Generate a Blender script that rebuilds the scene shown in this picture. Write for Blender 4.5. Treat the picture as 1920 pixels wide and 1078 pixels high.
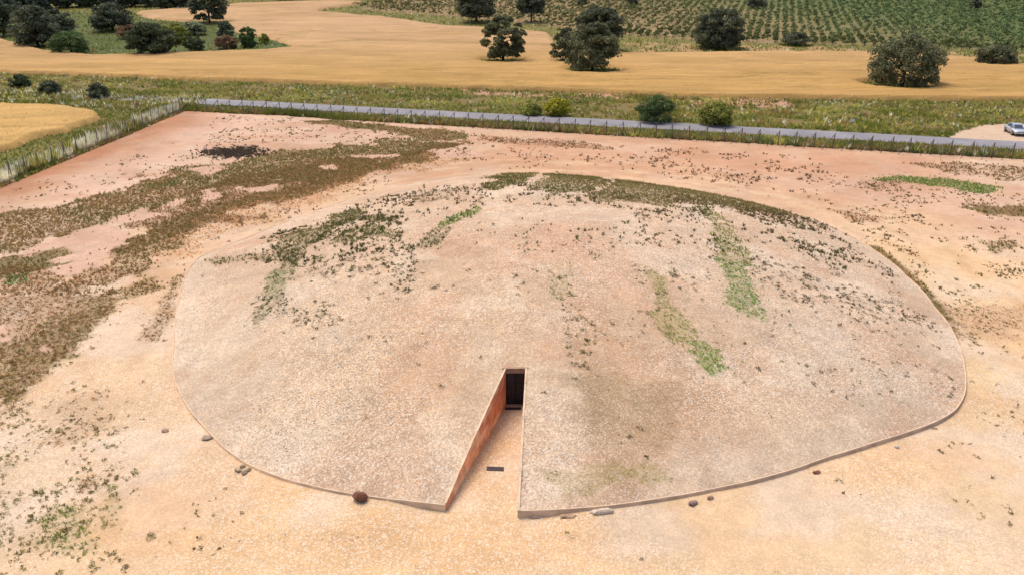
import bpy, bmesh, math, random
import numpy as np
from mathutils import Vector, Matrix

for o in list(bpy.data.objects):
    bpy.data.objects.remove(o)
scene = bpy.context.scene
COL = scene.collection
rng = np.random.default_rng(7)
random.seed(7)

# ------------------------------------------------------------------ camera
F_PX, CAM_Z = 1400.0, 22.0
PITCH = math.atan(599 / 1400)
cam_d = bpy.data.cameras.new('camera')
cam_d.lens = 36 * F_PX / 1920
cam_d.sensor_width = 36
cam_d.clip_start, cam_d.clip_end = 0.5, 5000
cam = bpy.data.objects.new('camera', cam_d)
COL.objects.link(cam)
cam.location = (0, 0, CAM_Z)
cam.rotation_euler = (math.pi / 2 - PITCH, 0, 0)
scene.camera = cam

# ------------------------------------------------------------------ sky and sun
SUN_EL, SUN_AZ = math.radians(66), math.radians(-38)      # azimuth clockwise from +Y
world = bpy.data.worlds.new('World')
scene.world = world
world.use_nodes = True
nt = world.node_tree
sky = nt.nodes.new('ShaderNodeTexSky')
sky.sky_type = 'NISHITA'
sky.sun_disc = False
sky.sun_elevation = SUN_EL
sky.sun_rotation = SUN_AZ
sky.air_density = 1.0
sky.dust_density = 6.0
sky.ozone_density = 1.0
bg = nt.nodes['Background']
bg.inputs['Strength'].default_value = 0.15
nt.links.new(sky.outputs[0], bg.inputs['Color'])
sun_d = bpy.data.lights.new('sun', 'SUN')
sun_d.energy = 1.4
sun_d.angle = math.radians(26)
sun_d.color = (1.0, 0.89, 0.72)
sun = bpy.data.objects.new('sun', sun_d)
COL.objects.link(sun)
sd = Vector((math.sin(SUN_AZ) * math.cos(SUN_EL), math.cos(SUN_AZ) * math.cos(SUN_EL), math.sin(SUN_EL)))
sun.rotation_euler = sd.to_track_quat('Z', 'Y').to_euler()

scene.view_settings.view_transform = 'Standard'
scene.view_settings.look = 'None'
scene.view_settings.gamma = 1
scene.view_settings.exposure = 0.6
scene.render.engine = 'CYCLES'

# ------------------------------------------------------------------ helpers
ALB = 0.52
def s2l(c, k=ALB):
    c = np.asarray(c, float) / 255.0
    return np.where(c <= 0.04045, c / 12.92, ((c + 0.055) / 1.055) ** 2.4) * k

def tag(o, label=None, cat=None, group=None, kind=None):
    if label: o['label'] = label
    if cat: o['category'] = cat
    if group: o['group'] = group
    if kind: o['kind'] = kind
    return o

def empty(name, loc=(0, 0, 0), rz=0.0):
    o = bpy.data.objects.new(name, None)
    COL.objects.link(o)
    o.location = loc
    o.rotation_euler = (0, 0, rz)
    o.empty_display_size = 0.3
    return o

def link(name, me, parent=None, loc=None, rz=None):
    o = bpy.data.objects.new(name, me)
    COL.objects.link(o)
    if parent is not None: o.parent = parent
    if loc is not None: o.location = loc
    if rz is not None: o.rotation_euler = (0, 0, rz)
    return o

def np_mesh(name, V, Fc, mat, col=None, smooth=False, extra=None):
    V = np.asarray(V, np.float32); Fc = np.asarray(Fc, np.int32)
    n, k = Fc.shape
    me = bpy.data.meshes.new(name)
    me.vertices.add(len(V)); me.vertices.foreach_set('co', V.ravel())
    me.loops.add(n * k); me.loops.foreach_set('vertex_index', Fc.ravel())
    me.polygons.add(n); me.polygons.foreach_set('loop_start', np.arange(0, n * k, k, dtype=np.int32))
    if smooth: me.polygons.foreach_set('use_smooth', np.ones(n, bool))
    if col is not None:
        a = me.attributes.new('col', 'FLOAT_COLOR', 'POINT')
        c4 = np.ones((len(V), 4), np.float32); c4[:, :3] = col
        a.data.foreach_set('color', c4.ravel())
    if extra:
        for nm, arr in extra.items():
            a = me.attributes.new(nm, 'FLOAT', 'POINT')
            a.data.foreach_set('value', np.asarray(arr, np.float32))
    me.update(); me.validate()
    if mat: me.materials.append(mat)
    return me

def bm_mesh(name, bm, mat, smooth=False):
    me = bpy.data.meshes.new(name)
    bmesh.ops.recalc_face_normals(bm, faces=bm.faces)
    bm.to_mesh(me); bm.free()
    if smooth: me.polygons.foreach_set('use_smooth', [True] * len(me.polygons))
    me.materials.append(mat)
    return me

def bm_box(bm, c, s, rz=0.0, bev=0.0):
    r = bmesh.ops.create_cube(bm, size=1)
    vs = r['verts']
    bmesh.ops.scale(bm, vec=s, verts=vs)
    if bev:
        es = list({e for v in vs for e in v.link_edges})
        b = bmesh.ops.bevel(bm, geom=es, offset=bev, segments=1, affect='EDGES')
        vs = list({v for f in b['faces'] for v in f.verts} | {v for v in vs if v.is_valid})
    if rz: bmesh.ops.rotate(bm, matrix=Matrix.Rotation(rz, 3, 'Z'), verts=vs)
    bmesh.ops.translate(bm, vec=c, verts=vs)
    return vs

def bm_bar(bm, p, q, r, n=5, r2=None):
    p, q = Vector(p), Vector(q); r2 = r if r2 is None else r2
    d = (q - p).normalized(); a = d.orthogonal().normalized(); b = d.cross(a)
    A = [bm.verts.new(p + (a * math.cos(t) + b * math.sin(t)) * r) for t in np.linspace(0, 2 * math.pi, n, endpoint=False)]
    B = [bm.verts.new(q + (a * math.cos(t) + b * math.sin(t)) * r2) for t in np.linspace(0, 2 * math.pi, n, endpoint=False)]
    for i in range(n):
        bm.faces.new((A[i], A[(i + 1) % n], B[(i + 1) % n], B[i]))
    bm.faces.new(A[::-1]); bm.faces.new(B)

_tab = np.random.default_rng(99).random((8, 256, 256))
def vnoise(x, y, s, seed=0):
    x = np.asarray(x, float) / s + 31.7 * seed; y = np.asarray(y, float) / s + 17.3 * seed
    xi = np.floor(x).astype(int); yi = np.floor(y).astype(int)
    fx = x - xi; fy = y - yi
    fx = fx * fx * (3 - 2 * fx); fy = fy * fy * (3 - 2 * fy)
    t = _tab[seed % 8]
    a = t[xi % 256, yi % 256]; b = t[(xi + 1) % 256, yi % 256]
    c = t[xi % 256, (yi + 1) % 256]; d = t[(xi + 1) % 256, (yi + 1) % 256]
    return (a * (1 - fx) + b * fx) * (1 - fy) + (c * (1 - fx) + d * fx) * fy

def fbm(x, y, s, seed=0, o=4):
    r = 0; a = 0.5; t = 0
    for i in range(o):
        r = r + a * vnoise(x, y, s, seed + i); t += a; a *= 0.55; s *= 0.48
    return r / t

def sstep(a, b, x):
    t = np.clip((np.asarray(x, float) - a) / (b - a), 0, 1)
    return t * t * (3 - 2 * t)

def inpoly(x, y, poly):
    P = np.asarray(poly, float)
    out = np.zeros(x.shape, bool)
    m = (x >= P[:, 0].min()) & (x <= P[:, 0].max()) & (y >= P[:, 1].min()) & (y <= P[:, 1].max())
    if not m.any(): return out
    xs, ys = x[m], y[m]; c = np.zeros(xs.shape, bool)
    n = len(P); j = n - 1
    for i in range(n):
        xi, yi = P[i]; xj, yj = P[j]
        if yi != yj:
            c ^= ((yi > ys) != (yj > ys)) & (xs < (xj - xi) * (ys - yi) / (yj - yi) + xi)
        j = i
    out[m] = c
    return out

# ------------------------------------------------------------------ terrain
def terrain(x, y):
    x = np.asarray(x, float); y = np.asarray(y, float)
    d = np.clip(y - 150, 0, None)
    h = np.where(d < 200, 0.0002 * d * d, 8 + 0.08 * (d - 200))
    far = sstep(150, 230, y)
    h = h + far * 0.9 * (fbm(x, y, 70, 3, 2) - 0.5)
    h = h + 0.10 * (fbm(x, y, 9, 5, 2) - 0.5) * sstep(24, 34, y + np.abs(x) * 0.6)
    return h

def pix_ray(u, v):
    cx, cy = (u - 960) / F_PX, (v - 539) / F_PX
    cp, sp = math.cos(PITCH), math.sin(PITCH)
    return np.array([cx, cp - cy * sp, -sp - cy * cp])

def hit(u, v, hfun):
    d = pix_ray(u, v)
    t = np.arange(15, 1500, 0.7)
    f = CAM_Z + d[2] * t - hfun(d[0] * t, d[1] * t)
    k = np.argmax(f < 0)
    a, b = t[k - 1], t[k]
    if f[k] >= 0: a, b = 1400, 1401
    for _ in range(24):
        m = (a + b) / 2
        if CAM_Z + d[2] * m - hfun(np.array([d[0] * m]), np.array([d[1] * m]))[0] < 0: b = m
        else: a = m
    return np.array([d[0] * b, d[1] * b])

def plane_hit(u, v, z):
    d = pix_ray(u, v); t = (z - CAM_Z) / d[2]
    return np.array([d[0] * t, d[1] * t])

def depth_of(x, y, z):
    return y * math.cos(PITCH) + (CAM_Z - z) * math.sin(PITCH)

def gpoly(pts): return np.array([hit(u, v, terrain) for u, v in pts])

# mound outline, rim crest 0.33 m above the ground
RIM_Z = 0.33
rim_px = [(836, 946), (760, 938), (680, 929), (600, 913), (520, 892), (460, 867), (415, 833), (375, 791), (345, 750),
          (328, 713), (325, 680), (326, 640), (330, 600), (337, 560), (350, 515), (370, 485), (405, 468), (460, 448),
          (540, 417), (620, 387), (700, 362), (780, 343), (860, 332), (950, 325), (1050, 327), (1150, 337), (1250, 350),
          (1350, 367), (1450, 390), (1540, 416), (1590, 440), (1640, 470), (1700, 518), (1750, 573), (1780, 610),
          (1800, 655), (1810, 700), (1808, 740), (1790, 770), (1750, 793), (1650, 825), (1550, 857), (1450, 890),
          (1350, 913), (1250, 931), (1130, 949), (1050, 955), (970, 958)]
RIMW = np.array([plane_hit(u, v, RIM_Z) for u, v in rim_px])
MC = np.array([RIMW[:, 0].mean() * 0 + (RIMW[:, 0].min() + RIMW[:, 0].max()) / 2, (RIMW[:, 1].min() + RIMW[:, 1].max()) / 2])
_a = np.arctan2(RIMW[:, 1] - MC[1], RIMW[:, 0] - MC[0]); _r = np.hypot(RIMW[:, 0] - MC[0], RIMW[:, 1] - MC[1])
_i = np.argsort(_a)
_aa = np.concatenate([_a[_i] - 2 * math.pi, _a[_i], _a[_i] + 2 * math.pi]); _rr = np.tile(_r[_i], 3)
_fine = np.linspace(-math.pi, math.pi, 1441)
_rf = np.interp(_fine, _aa, _rr)
_k = np.hanning(21); _k /= _k.sum()
_rs = np.convolve(np.concatenate([_rf[-41:-1], _rf, _rf[1:41]]), _k, 'same')[40:-40]
def rim_r(a): return np.interp(a, _fine, _rs)
MOUND_H = 3.75
_terrain0 = terrain
def mound_t(x, y):
    dx, dy = x - MC[0], y - MC[1]
    return np.hypot(dx, dy) / rim_r(np.arctan2(dy, dx))
def mound_h(x, y):
    t = mound_t(x, y)
    return RIM_Z + MOUND_H * (1 - np.clip(t, 0, 1) ** 2)
def terrain(x, y):
    x = np.asarray(x, float); y = np.asarray(y, float)
    h = _terrain0(x, y)
    dx, dy = x - MC[0], y - MC[1]; a = np.arctan2(dy, dx); R_ = rim_r(a); q = (np.hypot(dx, dy) - R_)
    lift = .20 + .04 * sstep(.25, -.55, np.cos(a) + .25 * np.sin(a)) + .04 * sstep(.1, .8, np.sin(a))
    h = h + lift * np.exp(-np.clip(q, 0, None) / 2.2) * (np.abs(q) < 30) * (y > 24.5) * sstep(2.2, 4.5, np.abs(x + 1.2))
    k = sstep(-22, -36, x) * sstep(84, 100, y) * sstep(-56, -50, x) * sstep(128, 122, y)
    return h + k * .9 * (fbm(x * .7 + y * .5, y, 7, 6, 3) - .45)
def surf(x, y):
    x = np.asarray(x, float); y = np.asarray(y, float)
    t = mound_t(x, y)
    return np.where(t < 1, mound_h(x, y), terrain(x, y))
def mpoly(pts): return np.array([hit(u, v, surf) for u, v in pts])

# entrance passage
DOOR_Y = plane_hit(960, 761, 0)[1]
def at_depth_x(u, y, z): return (u - 960) / F_PX * depth_of(0, y, z)
DL = np.array([at_depth_x(948.5, DOOR_Y, 1.0), DOOR_Y]); DR = np.array([at_depth_x(985, DOOR_Y, 1.0), DOOR_Y])
FL = plane_hit(836, 946, RIM_Z); FR = plane_hit(970.5, 958, RIM_Z)
PASS = np.array([DL, DR, FR + (FR - DR) * 0.2, FL + (FL - DL) * 0.2])

# ------------------------------------------------------------------ materials
def new_mat(name):
    m = bpy.data.materials.new(name); m.use_nodes = True
    return m, m.node_tree.nodes, m.node_tree.links, m.node_tree.nodes['Principled BSDF']

def plain(name, col, rough=0.8, metal=0.0, spec=0.3, nscale=6.0, namt=0.25, bump=0.0):
    m, N, L, b = new_mat(name)
    tc = N.new('ShaderNodeTexCoord'); nz = N.new('ShaderNodeTexNoise')
    nz.inputs['Scale'].default_value = nscale; nz.inputs['Detail'].default_value = 6
    L.new(tc.outputs['Object'], nz.inputs['Vector'])
    mr = N.new('ShaderNodeMapRange'); mr.inputs['From Min'].default_value = 0.3; mr.inputs['From Max'].default_value = 0.7
    mr.inputs['To Min'].default_value = 1 - namt; mr.inputs['To Max'].default_value = 1 + namt
    L.new(nz.outputs['Fac'], mr.inputs['Value'])
    mx = N.new('ShaderNodeVectorMath'); mx.operation = 'SCALE'; mx.inputs[0].default_value = tuple(col)
    L.new(mr.outputs[0], mx.inputs['Scale'])
    L.new(mx.outputs[0], b.inputs['Base Color'])
    b.inputs['Roughness'].default_value = rough; b.inputs['Metallic'].default_value = metal
    b.inputs['Specular IOR Level'].default_value = spec
    if bump:
        bp = N.new('ShaderNodeBump'); bp.inputs['Strength'].default_value = bump; bp.inputs['Distance'].default_value = 0.02
        L.new(nz.outputs['Fac'], bp.inputs['Height']); L.new(bp.outputs[0], b.inputs['Normal'])
    return m

def attr_mat(name, rough=0.9, spec=0.1, noises=(), vor=None, bump=0.0, trans=0.0):
    """base colour from the per-vertex surface colour, broken up by fine procedural noise"""
    m, N, L, b = new_mat(name)
    at = N.new('ShaderNodeAttribute'); at.attribute_name = 'col'
    cur = at.outputs['Color']
    tc = N.new('ShaderNodeTexCoord')
    last = None
    for sc, amt in noises:
        nz = N.new('ShaderNodeTexNoise'); nz.inputs['Scale'].default_value = sc; nz.inputs['Detail'].default_value = 5
        nz.inputs['Roughness'].default_value = 0.65
        L.new(tc.outputs['Object'], nz.inputs['Vector'])
        mr = N.new('ShaderNodeMapRange'); mr.inputs['From Min'].default_value = 0.3; mr.inputs['From Max'].default_value = 0.7
        mr.inputs['To Min'].default_value = 1 - amt; mr.inputs['To Max'].default_value = 1 + amt
        L.new(nz.outputs['Fac'], mr.inputs['Value'])
        mx = N.new('ShaderNodeVectorMath'); mx.operation = 'SCALE'
        L.new(cur, mx.inputs[0]); L.new(mr.outputs[0], mx.inputs['Scale'])
        cur = mx.outputs[0]; last = nz.outputs['Fac']
    if vor:
        sc, amt, lightc = vor
        vo = N.new('ShaderNodeTexVoronoi'); vo.inputs['Scale'].default_value = sc
        L.new(tc.outputs['Object'], vo.inputs['Vector'])
        sp = N.new('ShaderNodeSeparateColor'); L.new(vo.outputs['Color'], sp.inputs[0])
        mr = N.new('ShaderNodeMapRange'); mr.inputs['From Min'].default_value = 0.0; mr.inputs['From Max'].default_value = 1.0
        mr.inputs['To Min'].default_value = 1 - amt; mr.inputs['To Max'].default_value = 1 + amt
        L.new(sp.outputs[0], mr.inputs['Value'])
        pa = N.new('ShaderNodeAttribute'); pa.attribute_name = 'peb'
        mm = N.new('ShaderNodeMix'); mm.data_type = 'FLOAT'
        L.new(pa.outputs['Fac'], mm.inputs[0]); mm.inputs[2].default_value = 1.0; L.new(mr.outputs[0], mm.inputs[3])
        mx = N.new('ShaderNodeVectorMath'); mx.operation = 'SCALE'
        L.new(cur, mx.inputs[0]); L.new(mm.outputs[0], mx.inputs['Scale']); cur = mx.outputs[0]
        # scattered pale chips
        gt = N.new('ShaderNodeMath'); gt.operation = 'GREATER_THAN'; gt.inputs[1].default_value = 0.80
        L.new(sp.outputs[1], gt.inputs[0])
        ml = N.new('ShaderNodeMath'); ml.operation = 'MULTIPLY'; L.new(gt.outputs[0], ml.inputs[0]); L.new(pa.outputs['Fac'], ml.inputs[1])
        m2 = N.new('ShaderNodeMath'); m2.operation = 'MULTIPLY'; L.new(ml.outputs[0], m2.inputs[0]); m2.inputs[1].default_value = 0.6
        mc = N.new('ShaderNodeMix'); mc.data_type = 'RGBA'
        L.new(m2.outputs[0], mc.inputs[0]); L.new(cur, mc.inputs[6]); mc.inputs[7].default_value = (*lightc, 1)
        cur = mc.outputs[2]
    L.new(cur, b.inputs['Base Color'])
    b.inputs['Roughness'].default_value = rough
    b.inputs['Specular IOR Level'].default_value = spec
    if bump and last is not None:
        bp = N.new('ShaderNodeBump'); bp.inputs['Strength'].default_value = bump; bp.inputs['Distance'].default_value = 0.05
        L.new(last, bp.inputs['Height']); L.new(bp.outputs[0], b.inputs['Normal'])
    return m

PALE = tuple(s2l((250, 238, 222), 0.6))
M_ground = attr_mat('soil_and_grass', noises=((0.25, 0.06), (1.3, 0.10), (9, 0.15)), vor=(17, 0.12, PALE), bump=0.3)
M_mound = attr_mat('gravel_cover', noises=((0.3, 0.06), (1.6, 0.12), (11, 0.2)), vor=(15, 0.24, PALE), bump=0.4)
M_stone = attr_mat('loose_stone', rough=0.85, spec=0.2)
def leaf_mat(name, tr):
    m, N, L, b = new_mat(name)
    at = N.new('ShaderNodeAttribute'); at.attribute_name = 'col'
    b.inputs['Roughness'].default_value = .8; b.inputs['Specular IOR Level'].default_value = .12
    t = N.new('ShaderNodeBsdfTranslucent'); mx = N.new('ShaderNodeMixShader'); mx.inputs[0].default_value = tr
    L.new(at.outputs['Color'], b.inputs['Base Color']); L.new(at.outputs['Color'], t.inputs['Color'])
    L.new(b.outputs[0], mx.inputs[1]); L.new(t.outputs[0], mx.inputs[2]); L.new(mx.outputs[0], N['Material Output'].inputs['Surface'])
    return m
M_leafy = leaf_mat('weed_leaf', .42)
M_leaf = leaf_mat('tree_leaf', .25)
M_wheat = attr_mat('ripe_wheat', noises=((0.05, 0.05), (0.9, 0.07), (4.5, 0.16)), bump=0.8)
M_bark = plain('bark', s2l((70, 58, 50)), 0.95, nscale=3, namt=0.35, bump=0.6)
M_asphalt = plain('asphalt', s2l((160, 158, 166), 0.5), 0.9, nscale=0.25, namt=0.18)
M_rim = plain('edging_concrete', s2l((236, 196, 160), 0.62), 0.9, nscale=1.3, namt=0.28, bump=0.3)
M_cap = plain('wall_coping', s2l((236, 208, 180), 0.6), 0.9, nscale=1.6, namt=0.2)
M_corten = plain('rammed_earth_panel', s2l((236, 172, 128), 0.9), 0.85, nscale=1.7, namt=0.3, bump=0.3)
M_cortend = plain('rammed_earth_joint', s2l((196, 128, 90), 0.6), 0.9, nscale=2.0, namt=0.2)
M_lintel = plain('lintel_plaster', s2l((205, 165, 138), 0.5), 0.9, nscale=3.0, namt=0.15)
M_door = plain('black_steel', (0.012, 0.012, 0.017), 0.55, 0.2, 0.4, nscale=2, namt=0.3)
M_doorp = plain('black_steel_panel', (0.016, 0.016, 0.023), 0.5, 0.2, 0.4, nscale=2, namt=0.3)
M_grate = plain('dark_iron', (0.06, 0.045, 0.045), 0.6, 0.5, 0.4, nscale=8, namt=0.3)
M_post = plain('weathered_post', (0.10, 0.085, 0.078), 0.8, nscale=4, namt=0.3)
M_wire = plain('galvanised_wire', (0.16, 0.16, 0.16), 0.5, 0.6, 0.5, nscale=2, namt=0.1)
M_pale = plain('pale_post', s2l((215, 195, 165), 0.7), 0.8, nscale=3, namt=0.15)
M_white = plain('white_paint', (0.78, 0.78, 0.76), 0.5, nscale=2, namt=0.05)
M_dark = plain('dark_fitting', (0.02, 0.02, 0.022), 0.6, nscale=2, namt=0.2)

# ------------------------------------------------------------------ zones of growth and soil, outlined on the ground
C_OLIVE = (124, 112, 66); C_BROWN = (150, 118, 82); C_GREEN = (92, 116, 48); C_DKGR = (100, 98, 55); C_YGR = (150, 148, 78)
ALT = {C_OLIVE: (150, 122, 82), C_BROWN: (130, 114, 70), (88, 118, 50): (104, 100, 58), (116, 106, 64): (132, 122, 80), (114, 108, 64): (132, 120, 78)}
# (surface, colour, ground cover 0..1, tufts per m2, tuft size m, edge raggedness m, outline)
Z = []
def zone(s, c, cover, dens, size, amp, pts, dark=None):
    Z.append((s, c, cover, dens, size, amp, gpoly(pts) if s == 'g' else mpoly(pts)))
# left belt
zone('g', (196, 156, 112), .55, 5, .16, 1.6, [(900, 285), (830, 308), (740, 335), (640, 362), (540, 402), (450, 436), (380, 462), (330, 500), (300, 470), (360, 425), (460, 385), (600, 335), (740, 298), (840, 278)])
zone('g', C_BROWN, .80, 9, .2, 2.2, [(880, 272), (840, 290), (760, 310), (700, 330), (610, 354), (520, 388), (440, 422), (360, 448), (320, 475), (250, 520), (205, 570), (185, 620), (120, 690), (60, 722), (0, 755), (-80, 800), (-80, 500), (0, 500), (60, 520), (130, 520), (190, 490), (240, 450), (280, 410), (340, 370), (400, 350), (520, 320), (600, 305), (700, 290), (790, 275)])
zone('g', C_OLIVE, .80, 10, .22, 2.2, [(-80, 420), (0, 405), (60, 397), (130, 380), (180, 362), (250, 338), (330, 322), (400, 306), (480, 297), (520, 285), (600, 279), (640, 271), (740, 263), (800, 262), (880, 270), (865, 281), (800, 291), (740, 306), (660, 325), (560, 340), (480, 352), (400, 372), (340, 392), (250, 412), (190, 425), (100, 440), (0, 470), (-80, 480)])
zone('g', C_OLIVE, .8, 8, .22, 1.4, [(560, 345), (640, 325), (740, 306), (720, 325), (640, 338), (560, 365), (470, 395), (390, 420), (330, 445), (260, 470), (230, 470), (240, 445), (300, 425), (400, 390)])
zone('g', C_OLIVE, .75, 8, .22, 1.2, [(-80, 660), (0, 640), (60, 600), (130, 600), (190, 560), (215, 545), (190, 620), (120, 690), (60, 722), (0, 755), (-80, 800)])
zone('g', C_OLIVE, .95, 8, .24, 1.2, [(573, 226), (640, 225), (700, 232), (760, 240), (868, 247), (872, 262), (800, 262), (740, 250), (683, 242), (620, 236)])
zone('g', C_OLIVE, .9, 8, .2, .6, [(95, 435), (170, 432), (180, 445), (140, 457), (95, 450)])
zone('g', C_OLIVE, .9, 8, .2, .8, [(-60, 490), (40, 475), (125, 462), (138, 472), (90, 490), (120, 500), (60, 515), (-60, 540)])
zone('g', (85, 125, 60), .8, 10, .16, .3, [(17, 520), (45, 515), (50, 530), (20, 535)])
zone('g', (96, 114, 52), .4, 5, .22, .7, [(250, 352), (320, 335), (320, 350), (260, 366)])
zone('g', (70, 60, 55), .35, 3, .2, .5, [(600, 290), (640, 288), (640, 298), (600, 300)])
# holes of bare ground
BARE = (224, 184, 158)
for pts in ([(202, 411), (282, 386), (325, 405), (240, 425)], [(362, 373), (398, 355), (425, 361), (382, 382)],
            [(455, 353), (518, 343), (520, 358), (465, 362)], [(600, 312), (640, 311), (636, 320), (604, 320)],
            [(10, 480), (60, 458), (145, 432), (200, 418), (240, 438), (234, 456), (190, 482), (178, 508), (128, 520), (66, 514), (120, 500), (96, 488), (140, 470), (90, 462), (40, 484)],
            [(58, 658), (85, 640), (95, 655), (72, 664)], [(-30, 622), (10, 614), (14, 636), (-30, 645)],
            [(650, 293), (740, 287), (745, 293), (690, 301)], [(800, 284), (850, 278), (930, 290), (830, 298)], [(400, 302), (490, 288), (485, 296), (420, 308)], [(360, 318), (410, 308), (420, 318), (370, 330)],
            [(310, 378), (350, 372), (345, 388), (318, 390)]):
    zone('g', BARE, .97, -1, 0, .7, pts)
# ring and front left
zone('g', C_BROWN, .7, 6, .2, .5, [(268, 632), (298, 572), (308, 530), (345, 505), (336, 560), (326, 612), (300, 640), (272, 642)])
zone('g', (160, 125, 90), .5, 3, .18, .9, [(70, 795), (140, 745), (168, 790), (140, 840), (90, 832)])
zone('g', C_BROWN, .8, 14, .22, .2, [(143, 925), (158, 893), (180, 893), (182, 925), (160, 932)])
zone('g', (122, 124, 62), .6, 8, .2, .5, [(190, 915), (212, 912), (236, 950), (236, 975), (205, 982), (196, 950)])
zone('g', (112, 124, 55), .6, 8, .2, .6, [(95, 962), (150, 955), (185, 1000), (190, 1028), (120, 1022), (60, 1010)])
zone('g', (138, 124, 80), .35, 3, .2, .8, [(-60, 760), (20, 750), (40, 830), (20, 900), (60, 1000), (40, 1078), (-60, 1078)])
# behind and right
zone('g', (110, 134, 62), .78, 16, .17, .9, [(1640, 337), (1690, 331), (1760, 334), (1830, 345), (1885, 355), (1850, 363), (1780, 353), (1700, 344)])
zone('g', C_OLIVE, .9, 8, .2, .7, [(1800, 388), (1850, 381), (1960, 383), (1960, 407), (1850, 400)])
zone('g', C_OLIVE, .7, 7, .2, .5, [(1852, 458), (1900, 449), (1910, 465), (1870, 475)])
zone('g', (168, 126, 92), .6, 5, .14, 1.8, [(1760, 570), (1830, 565), (1960, 575), (1960, 660), (1860, 640), (1790, 625)])
zone('g', C_OLIVE, .9, 12, .2, .25, [(1618, 458), (1650, 465), (1712, 515), (1765, 565), (1792, 608), (1806, 645), (1795, 645), (1770, 600), (1735, 558), (1690, 512)])
zone('g', (130, 108, 74), .6, 5, .22, 1.0, [(1690, 305), (1800, 305), (1960, 318), (1960, 340), (1830, 330), (1740, 318)])
zone('g', (146, 112, 80), .6, 5, .2, .8, [(900, 257), (1050, 262), (1180, 275), (1150, 282), (1000, 270), (905, 266)])
zone('g', (150, 118, 80), .5, 5, .2, .5, [(1560, 395), (1620, 400), (1680, 412), (1650, 420), (1590, 412)])
zone('g', (128, 108, 74), .5, 5, .2, .6, [(1600, 345), (1640, 335), (1700, 345), (1640, 360)])
# mound
zone('m', (108, 106, 60), .82, 14, .16, .9, [(520, 470), (545, 445), (600, 420), (640, 400), (675, 390), (672, 403), (620, 428), (580, 446), (552, 470), (535, 492), (515, 490)])
zone('m', (88, 118, 50), .7, 13, .15, .8, [(482, 606), (486, 575), (500, 540), (490, 520), (510, 488), (540, 480), (528, 530), (532, 570), (510, 600)])
zone('m', (110, 112, 60), .75, 11, .16, .5, [(610, 450), (650, 430), (700, 421), (765, 435), (755, 446), (700, 446), (650, 456)])
zone('m', (106, 106, 62), .8, 11, .16, .4, [(660, 408), (700, 403), (742, 408), (738, 416), (690, 415)])
zone('m', (112, 108, 66), .6, 8, .16, .4, [(380, 492), (440, 480), (500, 478), (520, 490), (440, 492), (400, 500)])
zone('m', (98, 118, 55), .5, 8, .15, .4, [(570, 480), (640, 470), (620, 492), (575, 500)])
zone('m', (112, 142, 60), .7, 12, .15, .35, [(815, 430), (850, 402), (884, 384), (894, 396), (872, 412), (835, 428)])
zone('m', (108, 108, 66), .7, 9, .16, .4, [(780, 465), (800, 438), (820, 428), (850, 425), (825, 460), (800, 470)])
zone('m', (116, 112, 62), .72, 12, .17, 1.1, [(915, 352), (960, 326), (1012, 326), (1000, 346), (960, 360), (925, 360)])
zone('m', (114, 108, 64), .72, 12, .17, 1.2, [(1015, 355), (1040, 327), (1125, 329), (1110, 348), (1060, 362), (1025, 374)])
zone('m', (116, 106, 64), .76, 12, .17, 1.3, [(1095, 362), (1150, 337), (1250, 350), (1350, 367), (1450, 389), (1500, 406), (1430, 402), (1330, 388), (1280, 378), (1180, 386), (1110, 384)])
zone('m', (128, 108, 82), .6, 7, .16, .6, [(750, 372), (800, 358), (870, 355), (860, 368), (790, 378)])
zone('m', (140, 144, 80), .6, 14, .14, .7, [(1300, 388), (1340, 395), (1375, 450), (1400, 490), (1352, 495), (1322, 430)])
zone('m', (106, 142, 56), .72, 18, .14, .6, [(1345, 490), (1400, 488), (1425, 540), (1450, 600), (1432, 602), (1385, 560)])
zone('m', (136, 144, 72), .68, 16, .14, .6, [(1212, 505), (1240, 508), (1280, 568), (1315, 605), (1330, 640), (1290, 640), (1232, 590)])
zone('m', (112, 148, 52), .82, 20, .14, .45, [(1285, 635), (1330, 630), (1352, 655), (1366, 690), (1316, 698), (1300, 660)])
zone('m', (150, 150, 90), .4, 7, .13, 1.0, [(1010, 490), (1060, 478), (1085, 560), (1020, 565)])
zone('m', (166, 140, 104), .72, 3, .09, 1.3, [(1085, 705), (1150, 690), (1222, 692), (1235, 760), (1262, 850), (1180, 830), (1090, 790)])
zone('m', (160, 158, 88), .66, 22, .085, .9, [(1025, 875), (1140, 865), (1250, 890), (1252, 912), (1130, 926), (1060, 922)])
# sparse weeds: (surface, colour, per m2, size, outline)
SP = []
def sparse(s, c, dens, size, pts): SP.append((s, c, dens, size, gpoly(pts) if s == 'g' else mpoly(pts)))
sparse('m', (92, 92, 56), 3.0, .16, [(490, 440), (760, 400), (780, 470), (760, 590), (600, 615), (500, 600)])
sparse('m', (96, 88, 60), 1.4, .17, [(640, 400), (700, 370), (960, 330), (1000, 370), (900, 410), (780, 440)])
sparse('m', (100, 92, 62), 1.4, .16, [(960, 350), (1200, 360), (1480, 400), (1560, 440), (1500, 430), (1250, 400), (1000, 390)])
sparse('m', (98, 90, 62), 1.9, .16, [(1180, 390), (1500, 400), (1640, 480), (1740, 600), (1560, 620), (1400, 520), (1250, 540)])
sparse('m', (100, 104, 62), 2.6, .13, [(1060, 540), (1220, 520), (1240, 700), (1060, 680)])
sparse('m', (110, 104, 70), .55, .14, [(1440, 600), (1750, 580), (1790, 760), (1500, 760)])
sparse('m', (100, 104, 62), 1.0, .14, [(960, 430), (1250, 420), (1250, 560), (980, 560)])
sparse('m', (104, 98, 66), .10, .14, [(340, 500), (1780, 500), (1780, 760), (1400, 900), (420, 800)])
sparse('m', (100, 96, 62), 2.0, .16, [(1480, 450), (1600, 500), (1640, 540), (1560, 520), (1540, 590), (1510, 570)])
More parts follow.
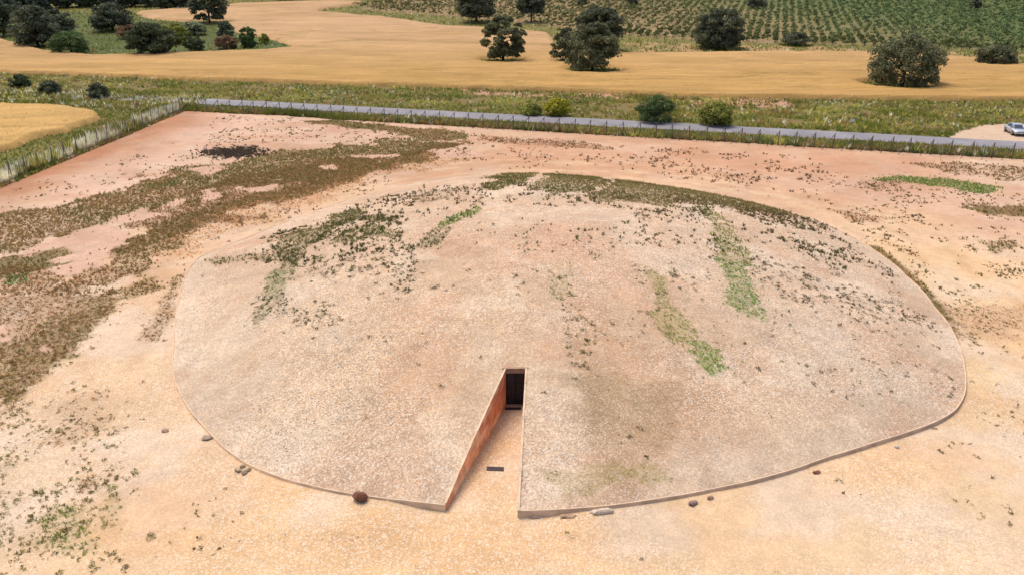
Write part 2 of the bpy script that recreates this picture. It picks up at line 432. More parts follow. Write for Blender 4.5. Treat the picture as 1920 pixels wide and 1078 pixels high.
sparse('g', (110, 88, 62), .55, .24, [(860, 250), (1200, 275), (1500, 295), (1600, 330), (1500, 360), (1200, 325), (880, 320)])
sparse('g', (116, 92, 64), .8, .22, [(1200, 280), (1500, 290), (1580, 400), (1450, 370), (1250, 330)])
sparse('g', (112, 98, 64), 1.5, .18, [(1560, 340), (1960, 370), (1960, 560), (1700, 500), (1580, 420)])
sparse('g', (128, 112, 66), 2.4, .16, [(1650, 450), (1960, 490), (1960, 680), (1820, 680), (1760, 560)])
sparse('g', (110, 98, 60), .9, .14, [(1800, 640), (1960, 650), (1960, 1000), (1700, 900), (1830, 740)])
sparse('g', (110, 92, 62), .8, .2, [(380, 215), (900, 250), (880, 310), (700, 270), (400, 300)])
sparse('g', (110, 96, 62), .7, .17, [(180, 600), (320, 480), (330, 700), (200, 700)])
sparse('g', (122, 114, 62), 3.4, .17, [(-60, 740), (170, 700), (280, 950), (280, 1078), (-60, 1078)])
sparse('g', (104, 92, 62), .6, .15, [(0, 700), (330, 640), (440, 860), (640, 930), (640, 1078), (0, 1078)])
sparse('g', (110, 96, 62), .05, .13, [(640, 960), (1700, 900), (1960, 900), (1960, 1078), (640, 1078)])
sparse('g', (104, 92, 62), .6, .18, [(0, 350), (400, 250), (500, 290), (330, 320), (0, 400)])
sparse('g', (140, 110, 74), .9, .2, [(360, 450), (540, 390), (740, 330), (740, 345), (560, 410), (380, 480)])

def zmask(z, x, y):
    s, c, cover, dens, size, amp, P = z
    px = x + (fbm(x, y, 4.0, 1, 5) - .5) * 4.6 * amp + (fbm(x, y, .9, 3, 3) - .5) * 1.4 * min(amp, .8)
    py = y + (fbm(x, y, 4.0, 4, 5) - .5) * 4.6 * amp + (fbm(x, y, .9, 6, 3) - .5) * 1.4 * min(amp, .8)
    return inpoly(px, py, P)
def zcov(z, x, y, m):
    # patchy cover: thinner zones break up into islands
    b = fbm(x, y, 1.6, 2, 4) * .75 + vnoise(x, y, .5, 5) * .25
    th = .60 - .42 * z[2]
    return np.where(m, (.35 + .62 * z[2]) * sstep(th - .05, th + .07, b), 0)
def paint(z): return 1.0 if z[3] <= 0 else (.95 if z[2] > .85 else .30 + .25 * sstep(.5, .85, z[2]))
def zcol(z, x, y):
    a = s2l(z[1])[None]
    if tuple(z[1]) in ALT:
        f = (sstep(.47, .66, fbm(x, y, 6, 7, 4)) * .75)[:, None]
        return a * (1 - f) + s2l(ALT[tuple(z[1])])[None] * f
    return np.repeat(a, len(x), 0)

# soft stains of soil colour: (px, py, radius m, colour, weight)
SG = [(200, 300, 11, (196, 142, 108), .7), (330, 240, 10, (198, 142, 108), .75), (80, 330, 9, (200, 148, 112), .7), (420, 215, 9, (206, 150, 118), .6),
      (260, 350, 9, (230, 192, 168), .7), (640, 250, 12, (226, 180, 156), .5), (1000, 290, 16, (218, 164, 128), .6), (1300, 300, 16, (220, 166, 130), .6),
      (1600, 320, 14, (214, 150, 112), .7), (1750, 370, 13, (226, 190, 164), .7), (1700, 440, 9, (240, 196, 150), .8), (1800, 520, 10, (244, 206, 156), .8),
      (1860, 690, 8, (244, 208, 158), .8), (1900, 420, 9, (224, 180, 152), .6), (560, 370, 9, (222, 176, 136), .6), (330, 470, 8, (228, 184, 144), .6),
      (230, 600, 7, (228, 188, 148), .6), (300, 860, 6, (238, 206, 170), .6), (260, 930, 2.6, (218, 170, 122), .8), (220, 760, 4, (228, 186, 142), .5),
      (60, 880, 5, (232, 206, 176), .7), (960, 1040, 9, (240, 200, 150), .7), (700, 1040, 7, (242, 204, 156), .6), (450, 1020, 6, (240, 200, 150), .5),
      (1300, 1030, 7, (238, 204, 162), .5), (1650, 980, 8, (240, 206, 164), .6), (1850, 930, 8, (242, 208, 168), .5), (925, 870, 2.4, (226, 178, 132), .7),
      (962, 790, 1.6, (206, 152, 110), .8), (1880, 1060, 5, (236, 212, 184), .5)]
SG = [(*hit(u, v, terrain), r, c, w) for u, v, r, c, w in SG]
SM = [(420, 640, 9, (224, 199, 171), .6), (600, 780, 8, (226, 197, 163), .6), (1010, 430, 8, (222, 181, 149), .7), (1050, 460, 7, (214, 169, 135), .5),
      (800, 560, 9, (222, 189, 155), .5), (700, 640, 6, (224, 191, 153), .4), (1400, 780, 5, (214, 173, 139), .8), (1320, 760, 4, (212, 171, 137), .7), (1480, 760, 4, (214, 175, 141), .6),
      (1280, 820, 2.0, (214, 171, 137), .7), (1600, 700, 7, (226, 203, 175), .5), (1560, 560, 9, (220, 191, 163), .5), (1700, 740, 6, (224, 203, 179), .6), (560, 700, 6, (220, 191, 161), .5),
      (920, 650, 6, (220, 185, 149), .5), (1150, 640, 6, (216, 187, 153), .5), (1160, 740, 2.5, (194, 167, 131), .7), (760, 860, 5, (230, 203, 169), .6), (1500, 850, 4, (230, 207, 179), .6),
      (850, 380, 8, (222, 199, 169), .5), (1400, 430, 9, (220, 193, 165), .5)]
SM = [(*hit(u, v, surf), r, c, w) for u, v, r, c, w in SM]
def stains(x, y, col, S):
    nx = (fbm(x, y, 6, 2, 4) - .5) * 6; ny = (fbm(x, y, 6, 6, 4) - .5) * 6
    for sx, sy, r, c, w in S:
        f = w * np.exp(-((x + nx * r / 8 - sx) ** 2 + (y + ny * r / 8 - sy) ** 2) / (r * r))
        f = np.minimum(f, 1)[:, None]
        col = col * (1 - f) + s2l(c) * f
    return col

# ------------------------------------------------------------------ layout of road, fences, fields
R_A, R_B = hit(345, 183.5, terrain), hit(1920, 267, terrain)          # far edge of the road
RD = (R_B - R_A) / np.linalg.norm(R_B - R_A); RN = np.array([-RD[1], RD[0]])   # RN points away from the camera
def road_s(x, y): return (x - R_A[0]) * RD[0] + (y - R_A[1]) * RD[1]
def road_n(x, y): return (x - R_A[0]) * RN[0] + (y - R_A[1]) * RN[1]
ROAD_W = 5.6
FC = hit(345, 206, terrain)
f1 = hit(1885, 299, terrain)
FB = FC + (f1 - FC) * 1.12
LF0 = hit(-60, 372, terrain)
wheat_px = [(-160, 130), (0, 138), (300, 149), (640, 161), (960, 170), (1300, 184), (1600, 188), (1920, 190), (2150, 192),
            (2150, 130), (1920, 124), (1800, 110), (1600, 101), (1400, 101), (1200, 103), (1168, 103), (1110, 94), (1040, 88), (1030, 66), (1000, 61),
            (900, 54), (830, 51), (740, 37), (585, 23), (640, 14), (690, 6), (640, 3), (450, 9), (350, 17), (255, 25), (285, 37), (350, 42),
            (420, 47), (450, 62), (500, 72), (552, 87), (545, 93), (480, 98), (330, 103), (200, 107), (110, 103), (60, 92), (0, 76), (-160, 70)]
WHEAT = gpoly(wheat_px)
WHEAT2 = gpoly([(-120, 196), (0, 201), (120, 206), (180, 216), (186, 229), (90, 255), (0, 286), (-120, 320)])
ISL = gpoly([(-160, 70), (0, 76), (60, 92), (110, 103), (200, 107), (330, 103), (480, 98), (545, 93), (552, 87), (500, 72), (450, 62), (420, 47), (350, 42), (285, 37), (255, 25), (0, 20), (-160, 20)])
ORCH = gpoly([(700, 22), (860, 33), (1000, 47), (1060, 55), (1200, 70), (1300, 76), (1400, 81), (1600, 86), (1750, 92), (1920, 100), (2150, 104), (2150, 1), (1500, -14), (1000, -14), (820, -4), (660, 10)])
PARK = gpoly([(1770, 262), (1800, 248), (1850, 236), (1900, 232), (2000, 236), (2000, 275)])

# ------------------------------------------------------------------ ground sheet
def axis(parts):
    return np.unique(np.round(np.concatenate([np.arange(a, b, s) for a, b, s in parts]), 4))
xs = axis([(-1400, -260, 60), (-260, -76, 3.2), (-76, 82, .5), (82, 270, 3.2), (270, 1401, 60)])
ys = axis([(-60, 16, 4), (16, 140, .5), (140, 420, 2.2), (420, 1400, 25)])
GX, GY = np.meshgrid(xs, ys); gx, gy = GX.ravel(), GY.ravel()
gz = terrain(gx, gy)
nz1 = fbm(gx, gy, 14, 0, 4); nz2 = fbm(gx, gy, 2.2, 3, 3)
col = np.empty((len(gx), 3)); col[:] = s2l((228, 198, 168))
k = sstep(62, 34, gy)[:, None]
col = col * (1 - k) + s2l((235, 203, 168)) * k
col = stains(gx, gy, col, SG)
# worn wheel and foot tracks curving round the mound
ang = np.arctan2(gy - MC[1], gx - MC[0]); rq = np.hypot(gx - MC[0], gy - MC[1]) - rim_r(ang)
trk = fbm(rq + 2.0 * fbm(gx, gy, 14, 5, 2), ang * 9, 1.0, 4, 3)
tw = (sstep(.52, .66, trk) * sstep(.3, 1.5, rq) * sstep(15, 6, rq) * .5)[:, None]
col = col * (1 - tw) + s2l((240, 208, 166)) * tw
tw = (sstep(.46, .34, trk) * sstep(.3, 1.5, rq) * sstep(15, 6, rq) * sstep(34, 44, gy) * .4)[:, None]
col = col * (1 - tw) + s2l((206, 160, 116)) * tw
dl = gx - np.interp(gy, [LF0[1], FC[1]], [LF0[0], FC[0]]) + (fbm(gx, gy, 6, 2, 4) - .5) * 7
kf = (sstep(7.5, 2.0, dl) * (gy < 132) * .85)[:, None]
col = col * (1 - kf) + s2l((192, 138, 104)) * kf
kf = (np.exp(-((dl - 13) / 5.0) ** 2) * .55 * sstep(.35, .6, nz1))[:, None]
col = col * (1 - kf) + s2l((236, 202, 180)) * kf
rk = (sstep(.5, .68, fbm(gx / 2.2, gy, 5, 7, 4)) * sstep(60, 80, gy) * .38)[:, None]
col = col * (1 - rk) + s2l((204, 148, 112)) * rk
pw = (sstep(.50, .66, fbm(gx, gy, 4, 1, 4)) * (.35 + .65 * sstep(60, 45, gy)) * .55)[:, None]
col = col * (1 - pw) + s2l((240, 218, 196)) * pw
ow = (sstep(.54, .70, fbm(gx / 1.6, gy, 5, 4, 4)) * sstep(60, 45, gy) * .45)[:, None]
col = col * (1 - ow) + s2l((234, 188, 138)) * ow
col *= (0.9 + 0.2 * nz2)[:, None] * (0.92 + .16 * nz1)[:, None]
peb = sstep(90, 45, gy) * .9
peb *= sstep(.3, .6, fbm(gx, gy, 5, 5, 3)) * .7 + .3
# outside the fences: grass verges
out = (road_n(gx, gy) > -11.0) | (gx < np.interp(gy, [LF0[1], FC[1]], [LF0[0], FC[0]]) - .1)
mixn = fbm(gx, gy, 9, 2, 4); mixm = fbm(gx, gy, 4, 6, 3)
vcol = s2l((112, 108, 58)) * (1 - mixn[:, None]) + s2l((126, 130, 68)) * mixn[:, None]
kk = sstep(.52, .68, mixm)[:, None] * .6
vcol = vcol * (1 - kk) + s2l((150, 124, 86)) * kk
col[out] = vcol[out]; peb[out] = 0
st = road_n(gx, gy)
dirt = out & (st > 12) & (gy < 190) & (sstep(0, 1, (gx + 25) / 10) > .5) & (gx < 50) & (mixn > .42) & (st > 19)
col[dirt] = s2l((205, 160, 132))
far = gy > 150
fcol = s2l((120, 122, 66)) * (1 - mixn[:, None]) + s2l((150, 138, 84)) * mixn[:, None]
f_ = far & out & (st > 30)
col[f_] = fcol[f_]
om = inpoly(gx, gy, ORCH) | (gy > 330) & (gx > 0)
rgt = sstep(60, 190, gx + (gy - 220) * .25)[:, None]
oc = s2l((178, 150, 112)) * (1 - rgt) + s2l((112, 124, 74)) * rgt
ocn = sstep(.35, .65, mixm)[:, None] * .55
oc = oc * (1 - ocn) + s2l((118, 124, 66)) * ocn
col[om] = oc[om]
ob = far & (~om) & inpoly(gx, gy, gpoly([(1170, 80), (1600, 90), (1920, 103), (1920, 118), (1600, 99), (1170, 101)])) & (mixm > .5)
col[ob] = s2l((190, 158, 112))
il = inpoly(gx, gy, ISL)
col[il] = (s2l((86, 100, 56)) * (1 - mixn[:, None]) + s2l((104, 116, 64)) * mixn[:, None])[il]
pk = inpoly(gx + (mixm - .5) * 4, gy + (mixn - .5) * 4, PARK)
col[pk] = s2l((222, 192, 164)); peb[pk] = .8
near = np.where(~out & (gy < 135) & (gy > 14) & (np.abs(gx) < 82))[0]
nx_, ny_ = gx[near], gy[near]
brk = fbm(nx_, ny_, .9, 2, 3)
for z in Z:
    if z[0] != 'g': continue
    m = zmask(z, nx_, ny_)
    cov = zcov(z, nx_, ny_, m)[:, None] * paint(z)
    c2 = zcol(z, nx_, ny_) * (0.82 + .36 * brk[:, None])
    col[near] = col[near] * (1 - cov) + c2 * cov
    if z[3] >= 0: peb[near] *= 1 - cov[:, 0]
ny, nx = GX.shape
idx = np.arange(nx * ny).reshape(ny, nx)
Fq = np.stack([idx[:-1, :-1], idx[:-1, 1:], idx[1:, 1:], idx[1:, :-1]], -1).reshape(-1, 4)
g = link('ground', np_mesh('ground', np.stack([gx, gy, gz], 1), Fq, M_ground, col, True, {'peb': peb}))
tag(g, 'bare sandy enclosure ground and the land around it', 'ground', kind='structure')

# ------------------------------------------------------------------ road
def strip(name, n0, n1, s0, s1, z, mat, step=4):
    S = np.arange(s0, s1, step); V = []; Fc = []
    for i, s in enumerate(S):
        for n in (n0, n1):
            n = n + .18 * (vnoise(np.array([s]), np.array([n * 9]), 6, 2)[0] - .5)
            p = R_A + RD * s + RN * n
            V.append((p[0], p[1], terrain(np.array([p[0]]), np.array([p[1]]))[0] + z))
        if i: Fc.append((2 * i - 2, 2 * i - 1, 2 * i + 1, 2 * i))
    return np_mesh(name, V, np.array(Fc)[:, ::-1], mat)
road = link('road', strip('road', -ROAD_W, 0, -16, 320, .07, M_asphalt))
tag(road, 'narrow grey asphalt road running behind the fence', 'road', kind='structure')

# ------------------------------------------------------------------ burial mound
mound = empty('burial_mound', (MC[0], MC[1], 0))
tag(mound, 'broad low gravel-covered burial mound with a kerb and sunken entrance passage', 'mound')
ML = Vector((MC[0], MC[1], 0))
def mpart(name, me, parent=mound):
    o = link(name, me, parent)
    o.location = (-ML.x, -ML.y, 0) if parent is mound else (0, 0, 0)
    return o
NR, NT = 120, 440
tt = np.linspace(0.004, 1, NR); th = np.linspace(-math.pi, math.pi, NT, endpoint=False)
T, TH = np.meshgrid(tt, th, indexing='ij')
R = T * rim_r(TH)
mx, my = (MC[0] + R * np.cos(TH)).ravel(), (MC[1] + R * np.sin(TH)).ravel()
tr = T.ravel()
mz = RIM_Z + MOUND_H * (1 - tr ** 2) + (.10 * (fbm(mx, my, 2.5, 1, 3) - .5) + .08 * (fbm(mx, my, .8, 5, 2) - .5)) * sstep(1, .96, tr)
mn1 = fbm(mx, my, 6, 4, 4); mn2 = fbm(mx, my, 1.4, 2, 3)
mcol = np.empty((len(mx), 3)); mcol[:] = s2l((219, 186, 156))
mcol = stains(mx, my, mcol, SM)
e = (sstep(.9, .985, tr) * .55)[:, None]
mcol = mcol * (1 - e) + s2l((232, 208, 182)) * e
mp = fbm(mx, my, 3.2, 6, 4); mq = fbm(mx, my, 4.5, 3, 4)
kf = (sstep(.52, .68, mp) * .4)[:, None]; mcol = mcol * (1 - kf) + s2l((238, 218, 194)) * kf
kf = (sstep(.52, .70, mq) * .45)[:, None]; mcol = mcol * (1 - kf) + s2l((210, 166, 132)) * kf
an_ = TH.ravel() * 26; sk = fbm(an_, R.ravel() * .12, 1.0, 5, 4)
mcol *= (.89 + .22 * sk)[:, None]
mcol *= (.91 + .18 * mn1)[:, None] * (.88 + .24 * mn2)[:, None]
mpeb = .55 + .45 * sstep(.35, .6, mn1)
brk = fbm(mx, my, .7, 2, 3)
for z in Z:
    if z[0] != 'm': continue
    m = zmask(z, mx, my)
    cov = zcov(z, mx, my, m)[:, None] * paint(z)
    c2 = zcol(z, mx, my) * (0.82 + .36 * brk[:, None])
    mcol = mcol * (1 - cov) + c2 * cov
    mpeb *= 1 - cov[:, 0] * .7
idm = np.arange(NR * NT).reshape(NR, NT); idn = np.roll(idm, -1, 1)
Fm = np.stack([idm[:-1], idm[1:], idn[1:], idn[:-1]], -1).reshape(-1, 4)
me = np_mesh('gravel_cover', np.stack([mx, my, mz], 1), Fm, M_mound, mcol, True, {'peb': mpeb})
bm = bmesh.new(); bm.from_mesh(me)
def cutgeom():
    fs = [f for f in bm.faces if abs(f.calc_center_median().x) < 5 and f.calc_center_median().y < DOOR_Y + 2]
    return fs + list({e for f in fs for e in f.edges}) + list({v for f in fs for v in f.verts})
for a, b in ((DL, FL), (DR, FR), (DL, DR)):
    d = Vector((b[0] - a[0], b[1] - a[1], 0)).normalized()
    bmesh.ops.bisect_plane(bm, geom=cutgeom(), plane_co=(a[0], a[1], 0), plane_no=(-d.y, d.x, 0), dist=1e-5)
kill = []
for f in bm.faces:
    c = f.calc_center_median()
    if abs(c.x) < 5 and c.y < DOOR_Y + .1 and inpoly(np.array([c.x]), np.array([c.y]), PASS)[0]: kill.append(f)
bmesh.ops.delete(bm, geom=kill, context='FACES')
bm.to_mesh(me); bm.free()
mpart('gravel_cover', me)

# edging kerb swept along the rim
a0 = math.atan2(FR[1] - MC[1], FR[0] - MC[0]); a1 = math.atan2(FL[1] - MC[1], FL[0] - MC[0]) + 2 * math.pi
AN = np.linspace(a0, a1, 420)
V = []; Fc = []
for i, a in enumerate(AN):
    aw = (a + math.pi) % (2 * math.pi) - math.pi
    r = float(rim_r(aw)); ca, sa = math.cos(a), math.sin(a)
    zz = RIM_Z + .03 + .05 * (vnoise(np.array([i * 1.0]), np.array([0.]), 7, 3)[0] - .5)
    w = .07 * (vnoise(np.array([i * 1.0]), np.array([5.]), 5, 4)[0] - .5)
    for rr, z in ((r + .04 + w, -.15), (r + .03 + w, zz), (r - .02 + w, zz + .004), (r - .04, RIM_Z - .2)):
        V.append((MC[0] + rr * ca, MC[1] + rr * sa, z))
    if i:
        p, q = 4 * i - 4, 4 * i
        for j in range(3): Fc.append((p + j, p + j + 1, q + j + 1, q + j))
me = np_mesh('edging_kerb', V, Fc, M_rim)
me.materials.append(M_cap)
me.polygons.foreach_set('material_index', [1 if i % 3 == 1 else 0 for i in range(len(Fc))])
mpart('edging_kerb', me)

# passage walls: core, stacked panels and coping
CORTENS = [M_corten, plain('rammed_earth_panel_red', s2l((224, 150, 108), .86), .85, nscale=1.7, namt=.3, bump=.3), plain('rammed_earth_panel_tan', s2l((240, 194, 152), .9), .85, nscale=1.7, namt=.25, bump=.3)]
def wall(A, B, side, name_label):
    """A at the door, B at the mouth; side = +1 when the retained earth lies to +x"""
    d = np.array(B) - np.array(A); L = np.linalg.norm(d); d /= L
    n = np.array([-d[1], d[0]]); n = n if n[0] * side > 0 else -n
    def top(s):
        p = A + d * s
        return float(mound_h(np.array([p[0]]), np.array([p[1]]))[0]) + .03
    bm = bmesh.new(); S = np.linspace(0, L, 24); prev = None
    for s in S:
        p = A + d * s; q = p + n * .085
        p = p + n * .03
        ring = [bm.verts.new((p[0], p[1], -.1)), bm.verts.new((p[0], p[1], top(s))), bm.verts.new((q[0], q[1], top(s))), bm.verts.new((q[0], q[1], -.1))]
        if prev:
            for j in range(4): bm.faces.new((prev[j], ring[j], ring[(j + 1) % 4], prev[(j + 1) % 4]))
        else: bm.faces.new(ring)
        prev = ring
    bm.faces.new(prev[::-1])
    w = mpart('wall', bm_mesh('wall', bm, M_cortend)); w['label'] = name_label
    r = random.Random(3 + side)
    z0 = -.05; row = 0
    while z0 < top(0) - .05:
        z1 = z0 + .46; s = -r.uniform(0, .9)
        while s < L:
            s1 = s + r.uniform(1.3, 1.9)
            a, b = max(s, 0) + .012, min(s1, L) - .012
            if b - a > .12:
                n_ = 4; pts_b = [(a + (b - a) * i / n_, z0 + .012) for i in range(n_ + 1)]
                pts_t = [(a + (b - a) * i / n_, max(min(z1 - .012, top(a + (b - a) * i / n_) - .012), z0 + .01)) for i in range(n_ + 1)]
                if max(t[1] for t in pts_t) - z0 > .05:
                    bm = bmesh.new(); off = r.uniform(-.004, .008)
                    fr, bk = [], []
                    for (ss, zz) in pts_b + pts_t[::-1]:
                        p = A + d * ss
                        f = p - n * off; k_ = p + n * .035
                        fr.append(bm.verts.new((f[0], f[1], zz))); bk.append(bm.verts.new((k_[0], k_[1], zz)))
                    m_ = n_ + 1
                    for i in range(n_):
                        bm.faces.new((fr[i], fr[i + 1], fr[2 * m_ - 2 - i], fr[2 * m_ - 1 - i]))
                    K = len(fr)
                    for i in range(K): bm.faces.new((fr[i], bk[i], bk[(i + 1) % K], fr[(i + 1) % K]))
                    mpart('panel', bm_mesh('panel', bm, r.choice(CORTENS)), w)
            s = s1
        z0 = z1; row += 1
    bm = bmesh.new(); prev = None
    for s in S:
        p = A + d * s - n * .012; q = p + n * .10; z = top(s)
        ring = [bm.verts.new((p[0], p[1], z + .002)), bm.verts.new((p[0], p[1], z + .03)), bm.verts.new((q[0], q[1], z + .03)), bm.verts.new((q[0], q[1], z - .06))]
        if prev:
            for j in range(4): bm.faces.new((prev[j], ring[j], ring[(j + 1) % 4], prev[(j + 1) % 4]))
        else: bm.faces.new(ring)
        prev = ring
    bm.faces.new(prev[::-1])
    mpart('coping', bm_mesh('coping', bm, M_cap), w)
wall(DL, FL, -1, 'reddish stacked panel wall left of the passage')
wall(DR, FR, 1, 'passage wall right of the door')
HD = float(mound_h(np.array([.2]), np.array([DOOR_Y]))[0])
dw = DR[0] - DL[0]; dxc = (DL[0] + DR[0]) / 2
bm = bmesh.new(); bm_box(bm, (dxc, DOOR_Y + .13, HD - .085), (dw + .36, .26, .31), bev=.012)
mpart('lintel', bm_mesh('lintel', bm, M_lintel))
for s in (-1, 1):
    bm = bmesh.new(); bm_box(bm, (dxc + s * (dw / 2 + .06), DOOR_Y + .16, HD / 2 - .15), (.12, .2, HD - .22))
    mpart('door_jamb', bm_mesh('door_jamb', bm, M_cortend))
DTOP = HD - .25; DB = .06
bm = bmesh.new(); bm_box(bm, (dxc, DOOR_Y + .15, DB / 2 - .01), (dw, .34, DB)); mpart('door_sill', bm_mesh('door_sill', bm, M_lintel))
for s in (-1, 1):
    bm = bmesh.new(); cx = dxc + s * dw / 4
    bm_box(bm, (cx, DOOR_Y + .14, (DTOP + DB) / 2), (dw / 2 - .012, .05, DTOP - DB - .01))
    leaf = mpart('door_leaf', bm_mesh('door_leaf', bm, M_door))
    hs = [(DB + .06, DB + (DTOP - DB) * .32), (DB + (DTOP - DB) * .35, DB + (DTOP - DB) * .66), (DB + (DTOP - DB) * .69, DTOP - .06)]
    for z0, z1 in hs:
        bm = bmesh.new(); bm_box(bm, (cx, DOOR_Y + .108, (z0 + z1) / 2), (dw / 2 - .1, .016, z1 - z0), bev=.004)
        mpart('door_panel', bm_mesh('door_panel', bm, M_doorp), leaf)
    bm = bmesh.new(); bm_box(bm, (dxc + s * .06, DOOR_Y + .095, 1.0), (.025, .04, .16), bev=.006)
    mpart('handle', bm_mesh('handle', bm, M_grate), leaf)

# ------------------------------------------------------------------ drains
def drain(u, v, w, d, rz, nb, label, name='drain_grate'):
    p = plane_hit(u, v, .02)
    t = empty(name, (p[0], p[1], float(terrain(np.array([p[0]]), np.array([p[1]]))[0]) + .02), rz)
    tag(t, label, 'drain grate')
    bm = bmesh.new()
    for sx in (-1, 1): bm_box(bm, (sx * (w / 2 - .02), 0, 0), (.04, d, .05))
    for sy in (-1, 1): bm_box(bm, (0, sy * (d / 2 - .02), 0), (w - .082, .04, .05))
    link('frame', bm_mesh('frame', bm, M_grate), t)
    bm = bmesh.new(); bm_box(bm, (0, 0, -.012), (w - .084, d - .084, .02)); link('sump', bm_mesh('sump', bm, M_dark), t)
    for i in range(nb):
        bm = bmesh.new(); bm_box(bm, (-w / 2 + .05 + (w - .1) * (i + .5) / nb, 0, .008), ((w - .1) / nb * .45, d - .086, .02))
        link('bar', bm_mesh('bar', bm, M_grate), t)
drain(928.5, 878.5, .82, .27, math.radians(-4), 9, 'dark iron drain grate let into the sand of the passage')
drain(962, 766, .86, .2, 0, 9, 'dark narrow threshold grate in front of the black door')

# ------------------------------------------------------------------ rocks
def rock(name, u, v, size, label, colr, seed, cat='stone', flat=.55, rz=0, group=None):
    r = np.random.default_rng(seed); size = [q * (.72 if cat == 'boulder' else .66) for q in size]
    bm = bmesh.new(); bmesh.ops.create_icosphere(bm, subdivisions=3, radius=.5)
    off = r.random(3) * 50
    for vv in bm.verts:
        c = vv.co
        n = fbm(np.array([c.x * 3 + off[0] + c.z]), np.array([c.y * 3 + off[1] - c.z * 1.4]), 1.1, seed % 5, 3)[0]
        vv.co = c * (.62 + .85 * n)
    for _ in range(5):
        d = Vector(r.normal(size=3)).normalized(); q = r.uniform(.27, .42)
        for vv in bm.verts:
            k_ = vv.co.dot(d)
            if k_ > q: vv.co -= d * (k_ - q) * .85
    for vv in bm.verts: vv.co = Vector((vv.co.x * size[0], vv.co.y * size[1], max(vv.co.z, -.32) * size[2]))
    p = hit(u, v, terrain)
    m = plain(name + '_surface', s2l(colr), .9, nscale=7, namt=.35, bump=.6)
    zt = float(terrain(np.array([p[0]]), np.array([p[1]]))[0])
    o = link(name, bm_mesh(name, bm, m), None, (p[0], p[1], zt + size[2] * .24), rz)
    tag(o, label, cat, group)
rock('boulder', 676, 936, (.95, .7, .75), 'rounded brown boulder against the kerb left of the passage', (142, 96, 74), 11, 'boulder')
rock('stone', 1003, 969, (.72, .4, .32), 'small pale stone nearest the passage mouth, right side', (224, 200, 176), 12)
rock('stone', 1065, 968, (.95, .35, .26), 'flat thin tan stone between two larger ones by the kerb', (212, 176, 146), 13)
rock('stone', 1127, 960, (1.5, .45, .4), 'long whitish stone slab lying along the front kerb', (230, 208, 188), 14, rz=.08)
rock('stone', 1300, 944, (.8, .4, .34), 'grey stone lying beside the right front kerb, larger of a pair', (164, 138, 128), 15, rz=.35)
rock('stone', 1332, 934, (.5, .3, .3), 'small tan stone touching the right front kerb, end of the pair', (206, 166, 140), 16, rz=.4)
rock('stone', 1530, 886, (.65, .35, .28), 'reddish brown stone beside the kerb far along the right front', (166, 112, 90), 17, rz=.3)
rock('stone', 1681, 838, (.35, .3, .25), 'small white stone beside the right-hand kerb', (244, 230, 214), 18)
rock('stone', 388, 822, (.7, .6, .45), 'pale stone outside the left kerb with weeds beside it', (214, 190, 164), 20)
for i, (u, v, s) in enumerate(((447, 882, .55), (458, 887, .5), (466, 882, .42), (455, 875, .4))):
    rock('stone', u, v, (s, s * .8, s * .75), 'pale rough stone in the small heap outside the left kerb', (206, 186, 156), 30 + i, group='stones of the heap outside the left kerb')
rock('stone', 310, 808, (.55, .4, .3), 'low stone on the bare ground left of the mound', (206, 172, 140), 41)
rock('stone', 280, 238, (.8, .5, .4), 'white stone at the foot of the left fence', (236, 222, 205), 42)

# ------------------------------------------------------------------ scattered small stuff
def inst(P, S, A, C, temps, rngl, tilt=0.0):
    Vs, Fs, Cs = [], [], []; base = 0
    pick = rngl.integers(0, len(temps), len(P))
    for ti, (V, Fc) in enumerate(temps):
        k = np.where(pick == ti)[0]
        if not len(k): continue
        S_ = S[k] if S.ndim == 2 else np.repeat(S[k][:, None], 3, 1)
        v = V[None] * S_[:, None, :]
        c, s = np.cos(A[k])[:, None], np.sin(A[k])[:, None]
        x = v[..., 0] * c - v[..., 1] * s; y = v[..., 0] * s + v[..., 1] * c
        w = np.stack([x, y, v[..., 2]], -1) + P[k][:, None, :]
        Vs.append(w.reshape(-1, 3))
        Fs.append((Fc[None] + (np.arange(len(k)) * len(V))[:, None, None] + base).reshape(-1, Fc.shape[1]))
        cc = np.repeat(C[k][:, None, :], len(V), 1)
        Cs.append(cc.reshape(-1, 3)); base += len(k) * len(V)
    return np.concatenate(Vs), np.concatenate(Fs), np.concatenate(Cs)

def tuft_t(r, n=7, h=1.0, spread=1.0, bw=.28):
    V, Fc = [], []
    for i in range(n):
        a = 2 * math.pi * i / n + r.uniform(-.5, .5); L = r.uniform(.5, 1) * spread; z = r.uniform(.45, 1) * h
        ca, sa = math.cos(a), math.sin(a); w = bw * r.uniform(.7, 1.3)
        b = r.uniform(0, .25) * spread
        V += [(b * ca - sa * w, b * sa + ca * w, -.05), (b * ca + sa * w, b * sa - ca * w, -.05), (L * ca + r.uniform(-.2, .2), L * sa + r.uniform(-.2, .2), z)]
        Fc.append((3 * i, 3 * i + 1, 3 * i + 2))
    return np.array(V), np.array(Fc)
rt = random.Random(5)
T_WEED = [tuft_t(rt, 8, .9, 1.0, .19) for _ in range(8)]
def bushy_t(r, n):
    V, Fc = [], []
    for i in range(n):
        a = r.uniform(0, 6.28); e = r.uniform(.15, 1.35); q = r.uniform(.45, 1.0); b = q * r.uniform(.25, .6)
        d = Vector((math.cos(a) * math.cos(e), math.sin(a) * math.cos(e), math.sin(e) * .85)); t = Vector((-math.sin(a), math.cos(a), r.uniform(-.4, .4)))
        w = r.uniform(.07, .15); j = Vector((r.uniform(-.22, .22), r.uniform(-.22, .22), 0))
        V += [tuple(d * b + j - t * w), tuple(d * b + j + t * w), tuple(d * q + j + Vector((0, 0, .05)))]
        Fc.append((3 * i, 3 * i + 1, 3 * i + 2))
    return np.array(V), np.array(Fc)
T_NEAR = [bushy_t(rt, 15) for _ in range(8)]
